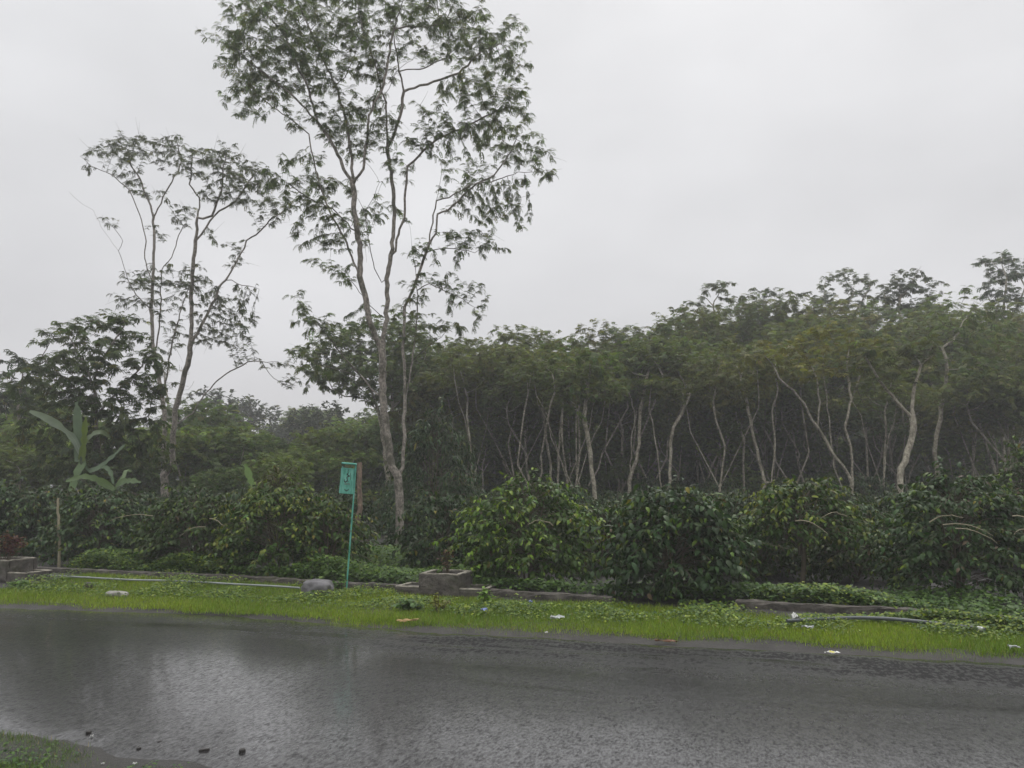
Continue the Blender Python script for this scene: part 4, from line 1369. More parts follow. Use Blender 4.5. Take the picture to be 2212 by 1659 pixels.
skin_path('wooden_stake', 'thin pale upright stick in front of the left hedge', 'stake', 16.3, [[(125, 1074), (124, 1100), (127, 1130), (128, 1168), (129, 1215)]], [(0.022, 0.03)], M_TWIG_PALE, 6)

# ------------------------------------------------------------------ sign
def green_paint():
    m, t, b, o = mat('turquoise_paint')
    c = coord(t)
    f = nz(t, coord(t, 'Object', (1, 1, 0.25)), 26, 4, 0.65)
    cc = ramp(t, f, [(0.34, (0.04, 0.21, 0.155)), (0.5, (0.10, 0.37, 0.28)), (0.72, (0.2, 0.5, 0.41))])
    ru = ramp(t, nz(t, c, 9, 4, 0.6), [(0.66, 0.0), (0.72, 1.0)])
    cc = mixc(t, math_(t, 'MULTIPLY', ru, 0.6), cc, (0.09, 0.06, 0.035))
    t.links.new(cc, b.inputs['Base Color'])
    b.inputs['Roughness'].default_value = 0.42
    bump(t, b, nz(t, c, 60, 3), 0.25, 0.004)
    return m
M_GREEN = green_paint()
M_INK = plain('black_ink', (0.012, 0.014, 0.014), 0.5)
M_REDINK = plain('faded_red_ink', (0.13, 0.12, 0.115), 0.6)
sb = gp(748, 1278, 0.05)
SY = sb[1]
root = thing('sign_post', 'turquoise leaning post with a small painted board bearing a black flourish', 'sign', sb)
def spx(zx, zy, dy=0.0):                                         # close-up measurements of the board
    return at(723.6 + zx * 0.05536, 988.2 + zy * 0.05536, SY + dy)
g = Geo()
tube(g, np.array([sb - [0, 0, 0.15], sb, (sb + spx(725, 1560)) / 2, spx(725, 1560), spx(815, 262)]), 0.0155, 4, cap=True)
link('pole', g.mesh('pole', [M_GREEN], sb), root)
g = Geo()
tube(g, np.array([spx(262, 222, -0.01), spx(560, 240, -0.01), spx(850, 268, -0.01)]), 0.0165, 8, cap=True)
link('top_bar', g.mesh('top_bar', [M_GREEN], sb), root)
TLb, TRb, BLb, BRb = spx(232, 395), spx(752, 435), spx(195, 1395), spx(702, 1440)
ex = norm(TRb - TLb)
ez = norm((TLb + TRb) - (BLb + BRb))
en = norm(np.cross(ex, ez))
ez = np.cross(en, ex)
if en[1] > 0:
    en = -en
cen = (TLb + TRb + BLb + BRb) / 4
hw, hh = np.linalg.norm(TRb - TLb) / 2, np.linalg.norm(TLb - BLb) / 2
g = Geo()
box(g, cen, (hw, 0.012, hh), (ex, en, ez), bev=0.003)
panel = link('board', g.mesh('board', [M_GREEN], sb), root)
def strip(name, a_, b_, wid, dep=0.008, parent=root):
    g = Geo()
    d = norm(b_ - a_)
    box(g, (a_ + b_) / 2 + en * (0.012 + dep), (np.linalg.norm(b_ - a_) / 2, dep - 0.002, wid), (d, en, np.cross(d, en)), bev=0.002)
    return link(name, g.mesh(name, [M_GREEN], sb), parent)
strip('frame_rail', spx(320, 415), spx(740, 450), 0.008)
strip('frame_stile', spx(270, 420), spx(238, 1375), 0.009, 0.007)
strip('frame_stile', spx(742, 470), spx(700, 1420), 0.007, 0.006)
g = Geo()
tube(g, np.array([spx(300, 330), spx(298, 400)]), 0.006, 6, cap=True)
link('hanger', g.mesh('hanger', [M_GREEN], sb), root)
def ribbon(geo, pts, ws):
    W = []
    for p, w in zip(pts, ws):
        q = spx(*p)
        q = q - en * np.dot(q - cen, en) + en * 0.0145
        W.append((q, w * 0.05536 * SY / FPX))
    for (a_, wa), (b_, wb) in zip(W[:-1], W[1:]):
        d = norm(b_ - a_)
        s = np.cross(d, en)
        e = d * 0.0006
        V = np.array([a_ - e - s * wa, a_ - e + s * wa, b_ + e + s * wb, b_ + e - s * wb])
        V2 = V - en * 0.0018
        geo.add(np.concatenate([V, V2]), np.array([[0, 1, 2, 3], [7, 6, 5, 4], [0, 4, 5, 1], [1, 5, 6, 2], [2, 6, 7, 3], [3, 7, 4, 0]]), None, 0, False)
g = Geo()
ribbon(g, [(530, 465), (525, 540), (520, 620), (470, 660), (520, 690), (580, 730), (510, 745), (465, 780), (480, 830), (495, 870), (470, 920), (420, 962), (380, 945), (368, 890), (375, 845)], [9, 9, 12, 24, 16, 20, 18, 14, 16, 16, 20, 22, 20, 14, 8])
ribbon(g, [(614, 600), (612, 870)], [8, 8])
ribbon(g, [(495, 925), (530, 935)], [16, 14])
for ang in range(7):                                             # sunburst of short rays opening upwards
    a = math.pi * (1.08 + 0.84 * ang / 6)
    ribbon(g, [(460 + 62 * math.cos(a), 1215 - 62 * math.sin(a) * 0.9), (460 + 92 * math.cos(a), 1220 - 105 * math.sin(a))], [9, 13])
ink = link('lettering', g.mesh('lettering', [M_INK], sb), root)
g = Geo()
x0 = 385
for strokes in ([[(0, 0), (0, 70)], [(38, 0), (4, 36), (38, 70)]], [[(0, 0), (0, 62), (16, 70), (34, 62), (34, 0)]], [[(0, 0), (0, 70), (30, 58), (4, 36), (30, 16), (0, 0)]], [[(0, 2), (40, 2)], [(20, 2), (20, 70)]], [[(0, 0), (38, 70)], [(38, 0), (0, 70)]]):
    for s in strokes:
        ribbon(g, [(x0 + x, 992 + y + (x0 + x - 385) * 0.06) for x, y in s], [5] * len(s))
    x0 += 40
ink2 = link('lettering', g.mesh('lettering', [M_REDINK], sb), root)

# ------------------------------------------------------------------ concrete: lip of the ditch, planters, stones, pipes
def curb(name, label, pix, h=0.12, w=0.12, seed=1):
    rng = np.random.default_rng(seed)
    P = np.array([gp(x, y, 0.05) for x, y in pix])
    s = np.concatenate([[0], np.cumsum(np.linalg.norm(np.diff(P, axis=0), axis=1))])
    q = np.arange(0, s[-1], 0.12)
    P = np.stack([np.interp(q, s, P[:, k]) for k in range(3)], 1)
    T = norm(np.gradient(P, axis=0))
    W = np.stack([-T[:, 1], T[:, 0], 0 * T[:, 0]], 1)
    prof = [(0, -0.12), (-0.004, h * 0.6), (0.0, h - 0.012), (0.014, h), (w - 0.015, h + 0.004), (w, h - 0.015), (w, -0.12)]
    n, k = len(P), len(prof)
    V = np.stack([P + W * a + np.array([0, 0, b]) for a, b in prof], 1)
    V = V + rng.normal(0, 0.006, V.shape)
    i, j = np.meshgrid(np.arange(n - 1), np.arange(k - 1), indexing='ij')
    F = np.stack([i * k + j, (i + 1) * k + j, (i + 1) * k + j + 1, i * k + j + 1], -1).reshape(-1, 4)
    g = Geo()
    g.add(V.reshape(-1, 3), F, smooth=False)
    g.add(V[0], [list(range(k))], smooth=False)
    g.add(V[-1], [list(range(k))[::-1]], smooth=False)
    c0 = P[len(P) // 2]
    return tag(link(name, g.mesh(name, [M_CONC], c0), None, tuple(c0)), label, 'kerb')
curb('concrete_kerb', 'low mossy concrete ditch edge under the left hedge, behind the thin pale pipe', [(-60, 1232), (105, 1240), (300, 1250), (480, 1257), (650, 1268), (760, 1275), (860, 1281), (1000, 1287), (1200, 1301), (1330, 1309)], seed=1)
curb('concrete_kerb', 'low concrete ditch edge at the right, behind the blue-grey pipe', [(1590, 1316), (1700, 1323), (1800, 1328), (1900, 1332), (2000, 1340), (2110, 1350), (2212, 1358), (2330, 1368)], seed=2)

def rough_box(geo, c, half, rot, rng, amp=0.008, mat=0):
    """subdivided slightly battered block"""
    n = 6
    ax = np.array([[math.cos(rot), math.sin(rot), 0], [-math.sin(rot), math.cos(rot), 0], [0, 0, 1.0]])
    vid, V, F = {}, [], []
    def vert(i, j, k):
        key = (i, j, k)
        if key not in vid:
            p = np.array([i, j, k]) / n * 2 - 1
            r = np.sum(np.abs(p) > 0.99) >= 2
            q = p * np.array(half) + rng.normal(0, amp * 0.5, 3) - (np.sign(p) * 0.006 if r else 0)
            vid[key] = len(V)
            V.append(np.asarray(c) + q @ ax)
        return vid[key]
    for a in range(n):
        for b_ in range(n):
            for s in (0, n):
                for f in ([(s, a, b_), (s, a + 1, b_), (s, a + 1, b_ + 1), (s, a, b_ + 1)], [(a, s, b_), (a, s, b_ + 1), (a + 1, s, b_ + 1), (a + 1, s, b_)], [(a, b_, s), (a + 1, b_, s), (a + 1, b_ + 1, s), (a, b_ + 1, s)]):
                    f = [vert(*q) for q in f]
                    F.append(f if s else f[::-1])
    geo.add(np.array(V), np.array(F), None, mat, False)


def planter(label, loc, rot, seed, flip=1):
    """square bed of thick concrete walls standing on a longer, lower trough"""
    rng = np.random.default_rng(seed)
    t_ = thing('concrete_planter', label, 'planter', loc)
    loc = np.asarray(loc)
    ax = np.array([[math.cos(rot), math.sin(rot), 0], [-math.sin(rot), math.cos(rot), 0], [0, 0, 1.0]])
    def walls(geo, cx, cy, z0, z1, hx, hy, th):
        for (ox, oy, ax_, ay_) in ((0, -hy + th / 2, hx, th / 2), (0, hy - th / 2, hx, th / 2), (-hx + th / 2, 0, th / 2, hy - th - 0.001), (hx - th / 2, 0, th / 2, hy - th - 0.001)):
            c = loc + np.array([cx + ox, cy + oy, (z0 + z1) / 2]) @ ax
            rough_box(geo, c, (ax_, ay_, (z1 - z0) / 2), rot, rng)
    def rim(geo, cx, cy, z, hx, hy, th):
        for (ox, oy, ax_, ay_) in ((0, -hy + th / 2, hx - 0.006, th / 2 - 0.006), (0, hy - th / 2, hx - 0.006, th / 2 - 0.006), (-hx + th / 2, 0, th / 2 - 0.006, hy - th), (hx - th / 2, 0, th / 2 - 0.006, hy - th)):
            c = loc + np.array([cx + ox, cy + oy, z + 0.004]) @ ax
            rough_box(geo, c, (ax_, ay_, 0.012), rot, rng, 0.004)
    g = Geo()
    walls(g, 0, 0, -0.1, 0.14, 0.74, 0.30, 0.07)
    link('trough', g.mesh('trough', [M_CONC], loc), t_)
    g = Geo()
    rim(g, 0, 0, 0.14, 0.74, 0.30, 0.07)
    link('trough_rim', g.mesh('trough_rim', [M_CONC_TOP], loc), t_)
    g = Geo()
    walls(g, 0, 0, 0.0, 0.35, 0.33, 0.325, 0.075)
    link('upper_bed', g.mesh('upper_bed', [M_CONC], loc), t_)
    g = Geo()
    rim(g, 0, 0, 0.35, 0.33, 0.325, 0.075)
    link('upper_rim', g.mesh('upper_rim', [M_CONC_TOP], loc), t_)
    g = Geo()
    for cx, hx, z in ((0, 0.25, 0.305), (-0.5, 0.165, 0.08), (0.5, 0.165, 0.08)):
        c = loc + np.array([cx, 0, z - 0.06]) @ ax
        rough_box(g, c, (hx, 0.225, 0.06), rot, rng, 0.02)
    link('soil', g.mesh('soil', [M_SOIL], loc), t_)
    return t_


RROT = math.atan2(UD[1], UD[0])
pl1 = gp(948, 1293, 0.04)
pl1 += np.array([*(VD * 0.30), 0])
planter('two-tier concrete planter standing alone in the middle of the verge', (pl1[0], pl1[1], 0.05), RROT, 5)
pl2 = gp(-12, 1257, 0.04)
pl2 += np.array([*(VD * 0.25), 0])
planter('two-tier concrete planter with red leaves, cut by the left edge', (pl2[0], pl2[1], 0.07), RROT, 6)


def stone(label, pix, sx, sy, sz, seed, rot=0.0, name='boulder', z=0.04, cat='rock', m=None):
    rng = np.random.default_rng(seed)
    import bmesh
    bm = bmesh.new()
    bmesh.ops.create_icosphere(bm, subdivisions=4, radius=1)
    ph = rng.uniform(0, 6, (5, 3))
    for v in bm.verts:
        p = np.array(v.co)
        d = 1 + sum(0.1 / (k + 1) * math.sin((k + 1.5) * p[0] * 2 + ph[k, 0]) * math.cos((k + 1.2) * p[1] * 2 + ph[k, 1]) * math.sin((k + 1) * p[2] * 2 + ph[k, 2]) for k in range(5))
        d *= 1 / max(abs(p).max() ** 0.45, 0.6) * 0.85
        v.co = (p[0] * d * sx, p[1] * d * sy, p[2] * d * sz)
    me = bpy.data.meshes.new(name)
    bm.to_mesh(me)
    bm.free()
    me.materials.append(m or M_STONE)
    for p in me.polygons:
        p.use_smooth = True
    w = gp(*pix, z)
    o = link(name, me, None, (w[0], w[1], z + sz * 0.7))
    o.rotation_euler = (rng.uniform(-0.08, 0.08), rng.uniform(-0.1, 0.1), rot)
    return tag(o, label, cat)
stone('big grey boulder in the grass beside the foot of the turquoise post', (686, 1288), 0.30, 0.2, 0.17, 1, RROT)
stone('flat pale grey slab of rock lying in the left part of the verge', (254, 1289), 0.20, 0.12, 0.055, 2, 0.1, m=plain('pale_stone', (0.26, 0.25, 0.22), 0.5, 0.35, 12, 0.7, 30))
stone('small pointed stone half buried left of the flat slab', (189, 1274), 0.09, 0.06, 0.08, 3, 0.4, m=M_CONC)
M_CLOD = plain('dark_clod', (0.022, 0.019, 0.016), 0.55, 0.3, 30, 0.6, 60)
for q, (px, py, a, b_, c_, lab) in enumerate(((191, 1586, .022, .018, .016, 'small black clod beside the white scrap at the near road edge'), (441, 1623, .042, .016, .012, 'long flat black clod at the near road edge'),
                                              (523, 1627, .024, .02, .02, 'round black clod, rightmost of the dark lumps at the near road edge'), (345, 1604, .02, .01, .008, 'tiny dark clod between the white scrap and the long flat lump'), (300, 1618, .02, .014, .008, 'dark muddy crumb on the near shoulder above the grass tuft'))):
    stone(lab, (px, py), a, b_, c_, 30 + q, 0.3 * q, 'clod', 0.0, 'clod', M_CLOD)

def pipe(name, label, pix, r, m, mcap, joints, z=0.13, end=None):
    P = np.array([gp(x, y, z) for x, y in pix])
    g = Geo()
    s = np.linspace(0, 1, len(P))
    q = np.linspace(0, 1, 40)
    W = np.stack([np.interp(q, s, P[:, k]) for k in range(3)], 1)
    for _ in range(3):
        W[1:-1] = (W[:-2] + 2 * W[1:-1] + W[2:]) / 4
    c0 = W[0].copy()
    t_ = thing(name, label, 'pipe', c0)
    tube(g, W, r, 10, cap=True)
    link('tube', g.mesh('tube', [m], c0), t_)
    for f in joints:
        k = int(f * 38)
        g = Geo()
        d = norm(W[k + 1] - W[k])
        tube(g, np.array([W[k] - d * 0.03, W[k] + d * 0.03]), r * 1.25, 10, cap=True)
        link('coupling', g.mesh('coupling', [mcap], c0), t_)
M_PIPE = plain('pale_pvc', (0.24, 0.26, 0.25), 0.35, 0.2, 6)
M_PIPE2 = plain('blue_grey_pvc', (0.075, 0.085, 0.09), 0.3, 0.25, 6)
M_WHITE = plain('white_plastic', (0.58, 0.58, 0.55), 0.4, 0.3, 25)
pipe('water_pipe', 'thin pale plastic pipe lying along the left hedge foot', [(100, 1243), (183, 1247), (285, 1253), (368, 1254), (446, 1258), (489, 1261), (594, 1266), (648, 1270)], 0.016, M_PIPE, M_PIPE, (0.16, 0.5))
pipe('water_pipe', 'bowed blue-grey plastic pipe with a white cap at the right verge', [(1700, 1341), (1791, 1336), (1861, 1334), (1930, 1337), (2021, 1346), (2107, 1357), (2128, 1360)], 0.022, M_PIPE2, M_WHITE, (0.955,))

# ------------------------------------------------------------------ litter
def litter(name, label, pix, sx, sy, h, m, seed, rot=0.0, z=0.06, cat='litter', spots=None):
    """crumpled scrap: a small creased sheet"""
    rng = np.random.default_rng(seed)
    n = 9
    q = np.linspace(-1, 1, n)
    X, Y = np.meshgrid(q, q, indexing='ij')
    H = rng.normal(0, 1, (n, n)) * 0.35 + 0.6 * np.sin(X * 3 + rng.uniform(0, 6)) * np.cos(Y * 2.5 + rng.uniform(0, 6))
    H = (H - H.min()) * h
    sh = 1 + rng.normal(0, 0.1, (n, n))
    sx, sy, h_ = sx * 0.8, sy * 0.8, h
    P = np.stack([X * sx * sh, Y * sy * sh, H], -1).reshape(-1, 3)
    P2 = P - np.array([0, 0, 0.0012])
    i, j = np.meshgrid(np.arange(n - 1), np.arange(n - 1), indexing='ij')
    F = np.stack([i * n + j, (i + 1) * n + j, (i + 1) * n + j + 1, i * n + j + 1], -1).reshape(-1, 4)
    mi = np.zeros(len(F), int)
    g = Geo()
    g.add(P, F, None, 0, False)
    g.add(P2, F[:, ::-1], None, 0, False)
    ring = [k * n for k in range(n)] + [(n - 1) * n + k for k in range(1, n)] + [k * n + n - 1 for k in range(n - 2, -1, -1)] + [k for k in range(n - 2, 0, -1)]
    R = np.concatenate([P[ring], P2[ring]])
    k = len(ring)
    g.add(R, np.array([[a, (a + 1) % k, k + (a + 1) % k, k + a] for a in range(k)])[:, ::-1], None, 0, False)
    w = gp(*pix, z)
    o = link(name, None if spots else g.mesh(name, [m]), None, (w[0], w[1], z))
    if spots:
        link('sheet', g.mesh('sheet', [m]), o)
        gs = Geo()
        msk = np.array([abs(a - 3.5) < 2 and abs(b_ - 3.5) < 1.6 for a in range(n - 1) for b_ in range(n - 1)])
        gs.add(P + np.array([0, 0, 0.003]), F[msk], None, 0, False)
        link('print', gs.mesh('print', [spots]), o)
    o.rotation_euler = (0, 0, rot)
    return tag(o, label, cat)
M_BAG = plain('pale_plastic', (0.5, 0.52, 0.5), 0.3, 0.2, 12)
M_BLUE = plain('blue_wrapper', (0.28, 0.34, 0.62), 0.35, 0.3, 40)
M_YEL = plain('yellow_print', (0.55, 0.50, 0.10), 0.4, 0.2, 40)
M_DRY = plain('dry_leaf', (0.40, 0.27, 0.11), 0.6, 0.4, 25)
M_DRYB = plain('brown_dead_leaf', (0.17, 0.085, 0.045), 0.6, 0.4, 25)
litter('wrapper', 'white food wrapper with yellow print lying at the asphalt edge', (1797, 1411), 0.075, 0.05, 0.012, M_WHITE, 1, 0.2, 0.03, spots=M_YEL)
litter('plastic_bag', 'white crumpled plastic bag against the right kerb', (1716, 1338), 0.06, 0.07, 0.04, M_WHITE, 2, 0.5, 0.13)
litter('plastic_bag', 'torn white plastic strip in the grass below the right kerb', (1745, 1357), 0.08, 0.022, 0.015, M_BAG, 3, -0.3, 0.12)
litter('plastic_bag', 'greyish plastic bag lying in the mid verge before the darkest bush', (1203, 1337), 0.11, 0.04, 0.025, M_BAG, 4, 0.2, 0.12)
litter('wrapper', 'small blue and white wrapper in the weeds below the middle planter', (1046, 1319), 0.05, 0.025, 0.02, M_BLUE, 5, 0.2, 0.15)
litter('wrapper', 'tiny blue wrapper at the foot of the bright green bush', (1146, 1302), 0.03, 0.025, 0.02, M_BLUE, 6, 0.8, 0.15)
litter('scrap', 'tiny white scrap at the road edge before the darkest bush', (1180, 1368), 0.022, 0.015, 0.01, M_WHITE, 7, 0.1, 0.03)
litter('scrap', 'white scrap among the black clods at the near road edge', (198, 1592), 0.012, 0.01, 0.008, M_WHITE, 8, 0.3, 0.005)
litter('scrap', 'white scrap in the near grass, lowest of the scraps', (291, 1651), 0.014, 0.01, 0.008, M_WHITE, 9, 0.9, 0.02)
litter('scrap', 'white scrap between the near grass tufts, left of the lowest one', (222, 1651), 0.012, 0.006, 0.006, M_WHITE, 10, 0.5, 0.02)
litter('dry_leaf', 'curled tan dry leaf at the grass edge below the middle planter', (880, 1343), 0.15, 0.028, 0.02, M_DRY, 11, 0.25, 0.07)
litter('dry_leaf', 'long brown dead leaf lying at the asphalt edge before the darkest bush', (1440, 1387), 0.15, 0.026, 0.014, M_DRYB, 12, -0.25, 0.03)
litter('scrap', 'white scraps in the grass at the far right edge', (2190, 1403), 0.06, 0.025, 0.02, M_BAG, 13, 0.0, 0.07)

# ------------------------------------------------------------------ plants in and near the planters
def small_plant(name, label, cat, loc, n, rx, ry, h, size, cols, seed, tmpl=T_ROUND, stems=8, droop=0.2, z0=0.0, mat_=None):
    rng = np.random.default_rng(seed)
    t_ = thing(name, label, cat, loc)
    gs, gl = Geo(), Geo()
    pos = []
    for s in range(stems):
        a, r = rng.uniform(0, 6.28), math.sqrt(rng.random())
        tip = np.array([math.cos(a) * rx * r, math.sin(a) * ry * r, h * (1 - 0.45 * r * r) * rng.uniform(0.75, 1.0)])
        b0 = np.array([tip[0] * 0.25, tip[1] * 0.25, -0.02])
        ts = np.linspace(0, 1, 6)[:, None]
        cur = b0 + (tip - b0) * ts + np.array([0, 0, 0.12 * h]) * np.sin(ts * 3.14)
        tube(gs, cur, np.linspace(0.006, 0.003, 6), 4)
        m = n // stems
        f = rng.uniform(0.25, 1.02, (m, 1))
        pos.append(b0 + (tip - b0) * f + np.array([0, 0, 0.12 * h]) * np.sin(f * 3.14) + rng.normal(0, 0.02, (m, 3)))
    pos = np.concatenate(pos)
    k = len(pos)
    az = rng.uniform(0, 6.28, k)
    X = np.stack([np.cos(az), np.sin(az), rng.normal(-droop, 0.3, k)], 1)
    Z = np.array([0, 0, 1.0]) + rng.normal(0, 0.35, (k, 3))
    cc = np.array(cols)[rng.integers(0, len(cols), k)] * np.exp(rng.normal(0, 0.25, (k, 1)))
    scatter(gl, *tmpl, pos, X, Z, size * np.exp(rng.normal(0, 0.25, k)), cc)
    link('stems', gs.mesh('stems', [M_STEM]), t_)
    link('leaves', gl.mesh('leaves', [mat_ or M_GRASS]), t_)
    return t_
RED = [(0.07, 0.012, 0.016), (0.05, 0.01, 0.014), (0.09, 0.03, 0.015), (0.12, 0.05, 0.012)]
small_plant('red_shrub', 'dark red-leaved shrub growing in the left planter', 'shrub', (pl2[0] - 0.06, pl2[1], 0.41), 900, 0.36, 0.26, 0.55, 0.05, RED, 1, stems=22)
small_plant('small_shrub', 'leggy reddish-tipped sapling growing from the middle planter', 'shrub', (pl1[0] + 0.02, pl1[1] + 0.03, 0.38), 130, 0.12, 0.1, 0.46, 0.05, [(0.08, 0.09, 0.02), (0.13, 0.06, 0.03), (0.1, 0.045, 0.025)], 2, stems=9)
small_plant('weed', 'little weed sprouting from the lower step of the left planter', 'weed', (pl2[0] + 0.42, pl2[1] - 0.1, 0.06), 60, 0.12, 0.1, 0.16, 0.06, [(0.08, 0.15, 0.03)], 3, stems=6)
w_ = gp(1190 / 1.0, 1290, 0.1)
for q, (px, py, lab, cols, h, sz) in enumerate(((945, 1322, 'yellowish weed standing before the front of the middle planter', [(0.17, 0.17, 0.02), (0.14, 0.15, 0.02)], 0.3, 0.06), (880, 1318, 'broad-leaved grey-green weed at the left front of the middle planter', [(0.09, 0.16, 0.05)], 0.2, 0.1),
                                                (1050, 1304, 'bright leafy weed covering the right end of the middle planter', [(0.11, 0.2, 0.02)], 0.27, 0.07), (740, 1282, 'leafy green weed climbing round the foot of the turquoise post', [(0.07, 0.14, 0.025)], 0.26, 0.07),
                                                (150, 1150, 'large-leaved yellow-green weed beside the pale upright stick', [(0.2, 0.22, 0.03)], 0.8, 0.16), (1955, 1290, 'pale young weed with pointed leaves above the right kerb', [(0.14, 0.2, 0.04)], 0.4, 0.1), (40, 1270, 'pale green weed at the corner of the left planter', [(0.1, 0.18, 0.04)], 0.18, 0.08))):
    p = gp(px, max(py, 1225), 0.06)
    small_plant('weed', lab, 'weed', (p[0], p[1], float(tz(p[0], p[1]))), 90 if sz < 0.12 else 24, 0.2, 0.16, h, sz, cols, 40 + q, stems=7, tmpl=T_ROUND if sz < 0.12 else T_OVAL)

# ------------------------------------------------------------------ grass and ground cover
rng = np.random.default_rng(99)
CURB_PTS = [gp(*p, 0.05) for p in ((-200, 1226), (105, 1240), (300, 1250), (480, 1257), (650, 1268), (860, 1281), (1000, 1287), (1200, 1301), (1600, 1317), (1800, 1328), (2000, 1340), (2212, 1358), (2400, 1372))]
cu, cv = np.array([uv(p)[0] for p in CURB_PTS]), np.array([uv(p)[1] for p in CURB_PTS])
def curb_v(u):
    return np.interp(u, cu, cv)
def vnoise(x, y, s, seed):
    r = np.random.default_rng(seed)
    o = np.zeros_like(x)
    for k in range(7):
        a, ph = r.uniform(0, 6.28), r.uniform(0, 6.28)
        f = s * r.uniform(0.6, 1.9)
        o += np.sin((x * math.cos(a) + y * math.sin(a)) * f + ph)
    return o / 3.2

GA, GBc = np.array((0.24, 0.32, 0.014)), np.array((0.12, 0.2, 0.016))
def turf(n, u0, u1, vlo, vhi, hmin, hmax, geo, edge_fade=0.3, wide=0.006, seed=0, cold=0.0):
    u = rng.uniform(u0, u1, n)
    f = rng.random(n)
    lo = vlo(u) if callable(vlo) else np.full(n, vlo)
    hi = vhi(u) if callable(vhi) else np.full(n, vhi)
    v = lo + (hi - lo) * f
    p = xy_pts(u, v)
    nn = vnoise(p[:, 0], p[:, 1], 2.2, 5 + seed)
    keep = (np.minimum(v - lo, hi - v) / edge_fade + 0.35 * nn) > rng.random(n) * 0.9
    u, v, p, nn = u[keep], v[keep], p[keep], nn[keep]
    k = len(u)
    z = tz(p[:, 0], p[:, 1])
    z = np.where(v < -ROAD_W + 0.6, np.maximum(z, 0.008), z)
    h = rng.uniform(hmin, hmax, k) * (1 + 0.25 * nn)
    az = rng.uniform(0, 6.28, k)
    X = np.stack([np.cos(az) * 0.9, np.sin(az) * 0.9, np.ones(k)], 1) + rng.normal(0, 0.2, (k, 3))
    Z = np.stack([-np.cos(az), -np.sin(az), np.full(k, 0.4)], 1)
    mixf = np.clip(0.5 + 0.4 * vnoise(p[:, 0], p[:, 1], 1.1, 21) + rng.normal(0, 0.2, k), 0, 1)[:, None]
    col = GA * mixf + GBc * (1 - mixf)
    col = col * (1 - cold) + cold * np.array((0.05, 0.10, 0.03))
    col *= np.exp(rng.normal(0, 0.22, (k, 1)))
    dry = rng.random(k) < 0.05
    col[dry] = np.array((0.28, 0.22, 0.07)) * np.exp(rng.normal(0, 0.2, (dry.sum(), 1)))
    pos = np.concatenate([p, (z - 0.005)[:, None]], 1)
    scatter(geo, *T_BLADE, pos, X, Z, h, col, 0, ws=wide / h)


def xy_pts(u, v):
    return EDGE0[:2] + u[:, None] * UD + v[:, None] * VD


g = Geo()
u_l, u_r = uv(gp(-150, 1300))[0], uv(gp(2330, 1400))[0]
def lowe(u):                                                      # where the turf begins beyond the asphalt
    return far_edge(u) + 0.0 + 0.14 * sstep(6.0, 7.5, u) + 0.06 * np.sin(u * 3.1) + 0.05 * np.sin(u * 7.7)
turf(170000, u_l, u_r, lowe, lambda u: curb_v(u) - 0.10, 0.03, 0.085, g, 0.25, 0.006)
turf(17000, u_l, u_r, lambda u: far_edge(u) - 0.02, lambda u: far_edge(u) + 0.45, 0.03, 0.07, g, 0.4, 0.005, 3)
nl, nr = uv(gp(-200, 1640))[0], uv(gp(560, 1659))[0]
turf(20000, nl, nr, -ROAD_W - 0.9, lambda u: -ROAD_W + 0.12 - 0.11 * (u - nl), 0.015, 0.04, g, 0.6, 0.0035, 8, 0.75)
tag(link('grass', g.mesh('grass', [M_GRASS])), 'bright green grass covering the verge', 'grass', kind='stuff')

def cover(n, u0, u1, vlo, vhi, hfun, size, cols, geo, seed, fade=0.3, thr=0.0, scale=1.8):
    u = rng.uniform(u0, u1, n)
    lo, hi = vlo(u), vhi(u)
    v = lo + (hi - lo) * rng.random(n)
    p = xy_pts(u, v)
    nn = vnoise(p[:, 0], p[:, 1], scale, seed)
    ed = np.minimum(v - lo, hi - v) / fade
    keep = (np.clip(ed, 0, 1) * (0.55 + nn - thr)) > rng.random(n) * 0.8
    u, v, p, nn = u[keep], v[keep], p[keep], nn[keep]
    k = len(u)
    h = hfun(u, v) * np.clip(0.65 + 0.5 * nn, 0.15, 1.6)
    z = np.where(v < -ROAD_W + 0.6, 0.012, tz(p[:, 0], p[:, 1])) + h * rng.random(k) ** 0.6 + 0.01
    az = rng.uniform(0, 6.28, k)
    X = np.stack([np.cos(az), np.sin(az), rng.normal(-0.1, 0.3, k)], 1)
    Z = np.array([0, -0.25, 1.0]) + rng.normal(0, 0.35, (k, 3))
    cc = np.array(cols)[rng.integers(0, len(cols), k)] * np.exp(rng.normal(0, 0.2, (k, 1)))
    scatter(geo, *T_ROUND, np.concatenate([p, z[:, None]], 1), X, Z, size * np.exp(rng.normal(0, 0.3, k)), cc)


g = Geo()
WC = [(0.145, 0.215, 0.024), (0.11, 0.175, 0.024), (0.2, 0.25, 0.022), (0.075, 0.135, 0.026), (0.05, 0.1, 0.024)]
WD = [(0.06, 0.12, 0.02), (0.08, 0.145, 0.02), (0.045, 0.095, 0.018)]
cover(42000, u_l, u_r, lambda u: far_edge(u) + 0.75, lambda u: curb_v(u) - 0.12, lambda u, v: 0.05 + 0.09 * sstep(0.7, 1.6, v - far_edge(u)), 0.034, WC, g, 31, 0.6, 0.05, 3.1)
cover(9000, uv(gp(1040, 1330, .05))[0], uv(gp(1640, 1340, .05))[0], lambda u: curb_v(u) - 0.75, lambda u: curb_v(u) + 0.05, lambda u, v: 0.2 + 0 * u, 0.055, WC, g, 33, 0.2)
cover(7000, uv(gp(1820, 1360, .05))[0], u_r, lambda u: curb_v(u) - 0.5, lambda u: curb_v(u) - 0.16, lambda u, v: 0.05 + 0.16 * sstep(11.8, 12.8, u), 0.05, WC, g, 35, 0.2)
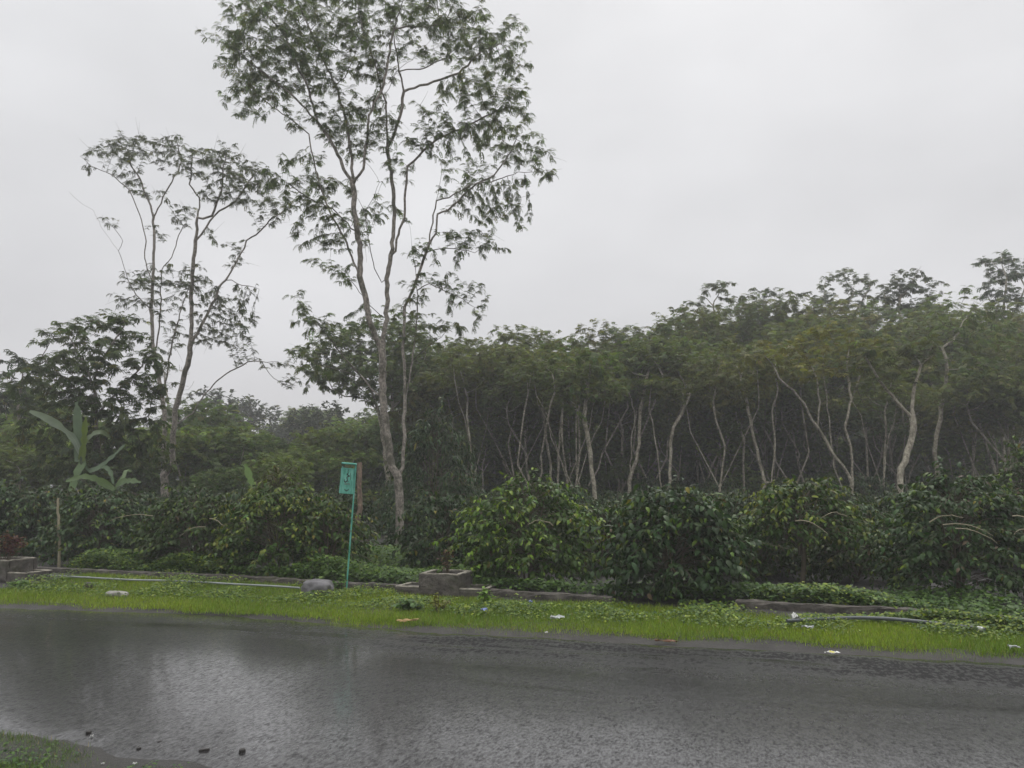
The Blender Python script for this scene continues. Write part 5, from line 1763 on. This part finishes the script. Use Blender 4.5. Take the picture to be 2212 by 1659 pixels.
cover(1500, nl, nr, lambda u: np.full_like(u, -ROAD_W - 0.8), lambda u: -ROAD_W + 0.05 - 0.10 * (u - nl), lambda u, v: 0.035 + 0 * u, 0.022, WD + [(0.04, 0.09, 0.03)], g, 47, 0.2, 0.05, 4.0)
# beyond the kerb, under the bushes
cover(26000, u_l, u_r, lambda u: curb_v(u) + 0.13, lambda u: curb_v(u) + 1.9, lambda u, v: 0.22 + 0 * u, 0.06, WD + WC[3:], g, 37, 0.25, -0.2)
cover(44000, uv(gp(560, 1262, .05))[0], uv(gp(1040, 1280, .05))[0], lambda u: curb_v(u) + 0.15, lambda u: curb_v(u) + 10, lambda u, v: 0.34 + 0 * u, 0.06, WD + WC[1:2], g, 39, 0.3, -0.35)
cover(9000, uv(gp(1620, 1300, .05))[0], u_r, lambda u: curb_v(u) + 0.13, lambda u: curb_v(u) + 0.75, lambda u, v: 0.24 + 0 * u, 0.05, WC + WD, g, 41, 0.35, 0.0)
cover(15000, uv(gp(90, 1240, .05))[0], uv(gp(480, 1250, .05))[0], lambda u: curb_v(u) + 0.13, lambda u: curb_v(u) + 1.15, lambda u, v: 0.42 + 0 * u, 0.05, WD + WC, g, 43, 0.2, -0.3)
tag(link('undergrowth', g.mesh('undergrowth', [M_GRASS])), 'low leafy weeds covering the verge and the hedge foot', 'weeds', kind='stuff')

# deep leaf litter and low cover between the rows
g = Geo()
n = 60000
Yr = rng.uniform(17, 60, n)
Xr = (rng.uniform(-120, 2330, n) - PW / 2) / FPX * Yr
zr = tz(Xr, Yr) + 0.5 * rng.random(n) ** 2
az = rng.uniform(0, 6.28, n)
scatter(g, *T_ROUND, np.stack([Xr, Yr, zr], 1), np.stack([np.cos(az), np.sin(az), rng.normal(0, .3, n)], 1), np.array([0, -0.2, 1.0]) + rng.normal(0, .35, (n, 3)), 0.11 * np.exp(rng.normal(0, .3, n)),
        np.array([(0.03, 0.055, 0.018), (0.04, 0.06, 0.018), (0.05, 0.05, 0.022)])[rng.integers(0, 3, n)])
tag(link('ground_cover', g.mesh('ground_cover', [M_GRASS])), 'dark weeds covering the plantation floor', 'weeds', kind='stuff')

# ------------------------------------------------------------------ rain haze
g = Geo()
lo_, hi_ = np.array([-260, -60, -3.0]), np.array([260, 260, 22.0])
box(g, (lo_ + hi_) / 2, (hi_ - lo_) / 2)
M_HAZE = bpy.data.materials.new('rain_haze')
M_HAZE.use_nodes = True
t = M_HAZE.node_tree
t.nodes.clear()
o = t.nodes.new('ShaderNodeOutputMaterial')
pv = t.nodes.new('ShaderNodeVolumePrincipled')
pv.inputs['Color'].default_value = (0.93, 0.93, 0.95, 1)
pv.inputs['Density'].default_value = 0.0023
pv.inputs['Anisotropy'].default_value = 0.2
t.links.new(pv.outputs[0], o.inputs['Volume'])
tag(link('haze', g.mesh('haze', [M_HAZE])), 'thin grey rain haze over the whole plantation', 'haze', kind='stuff')
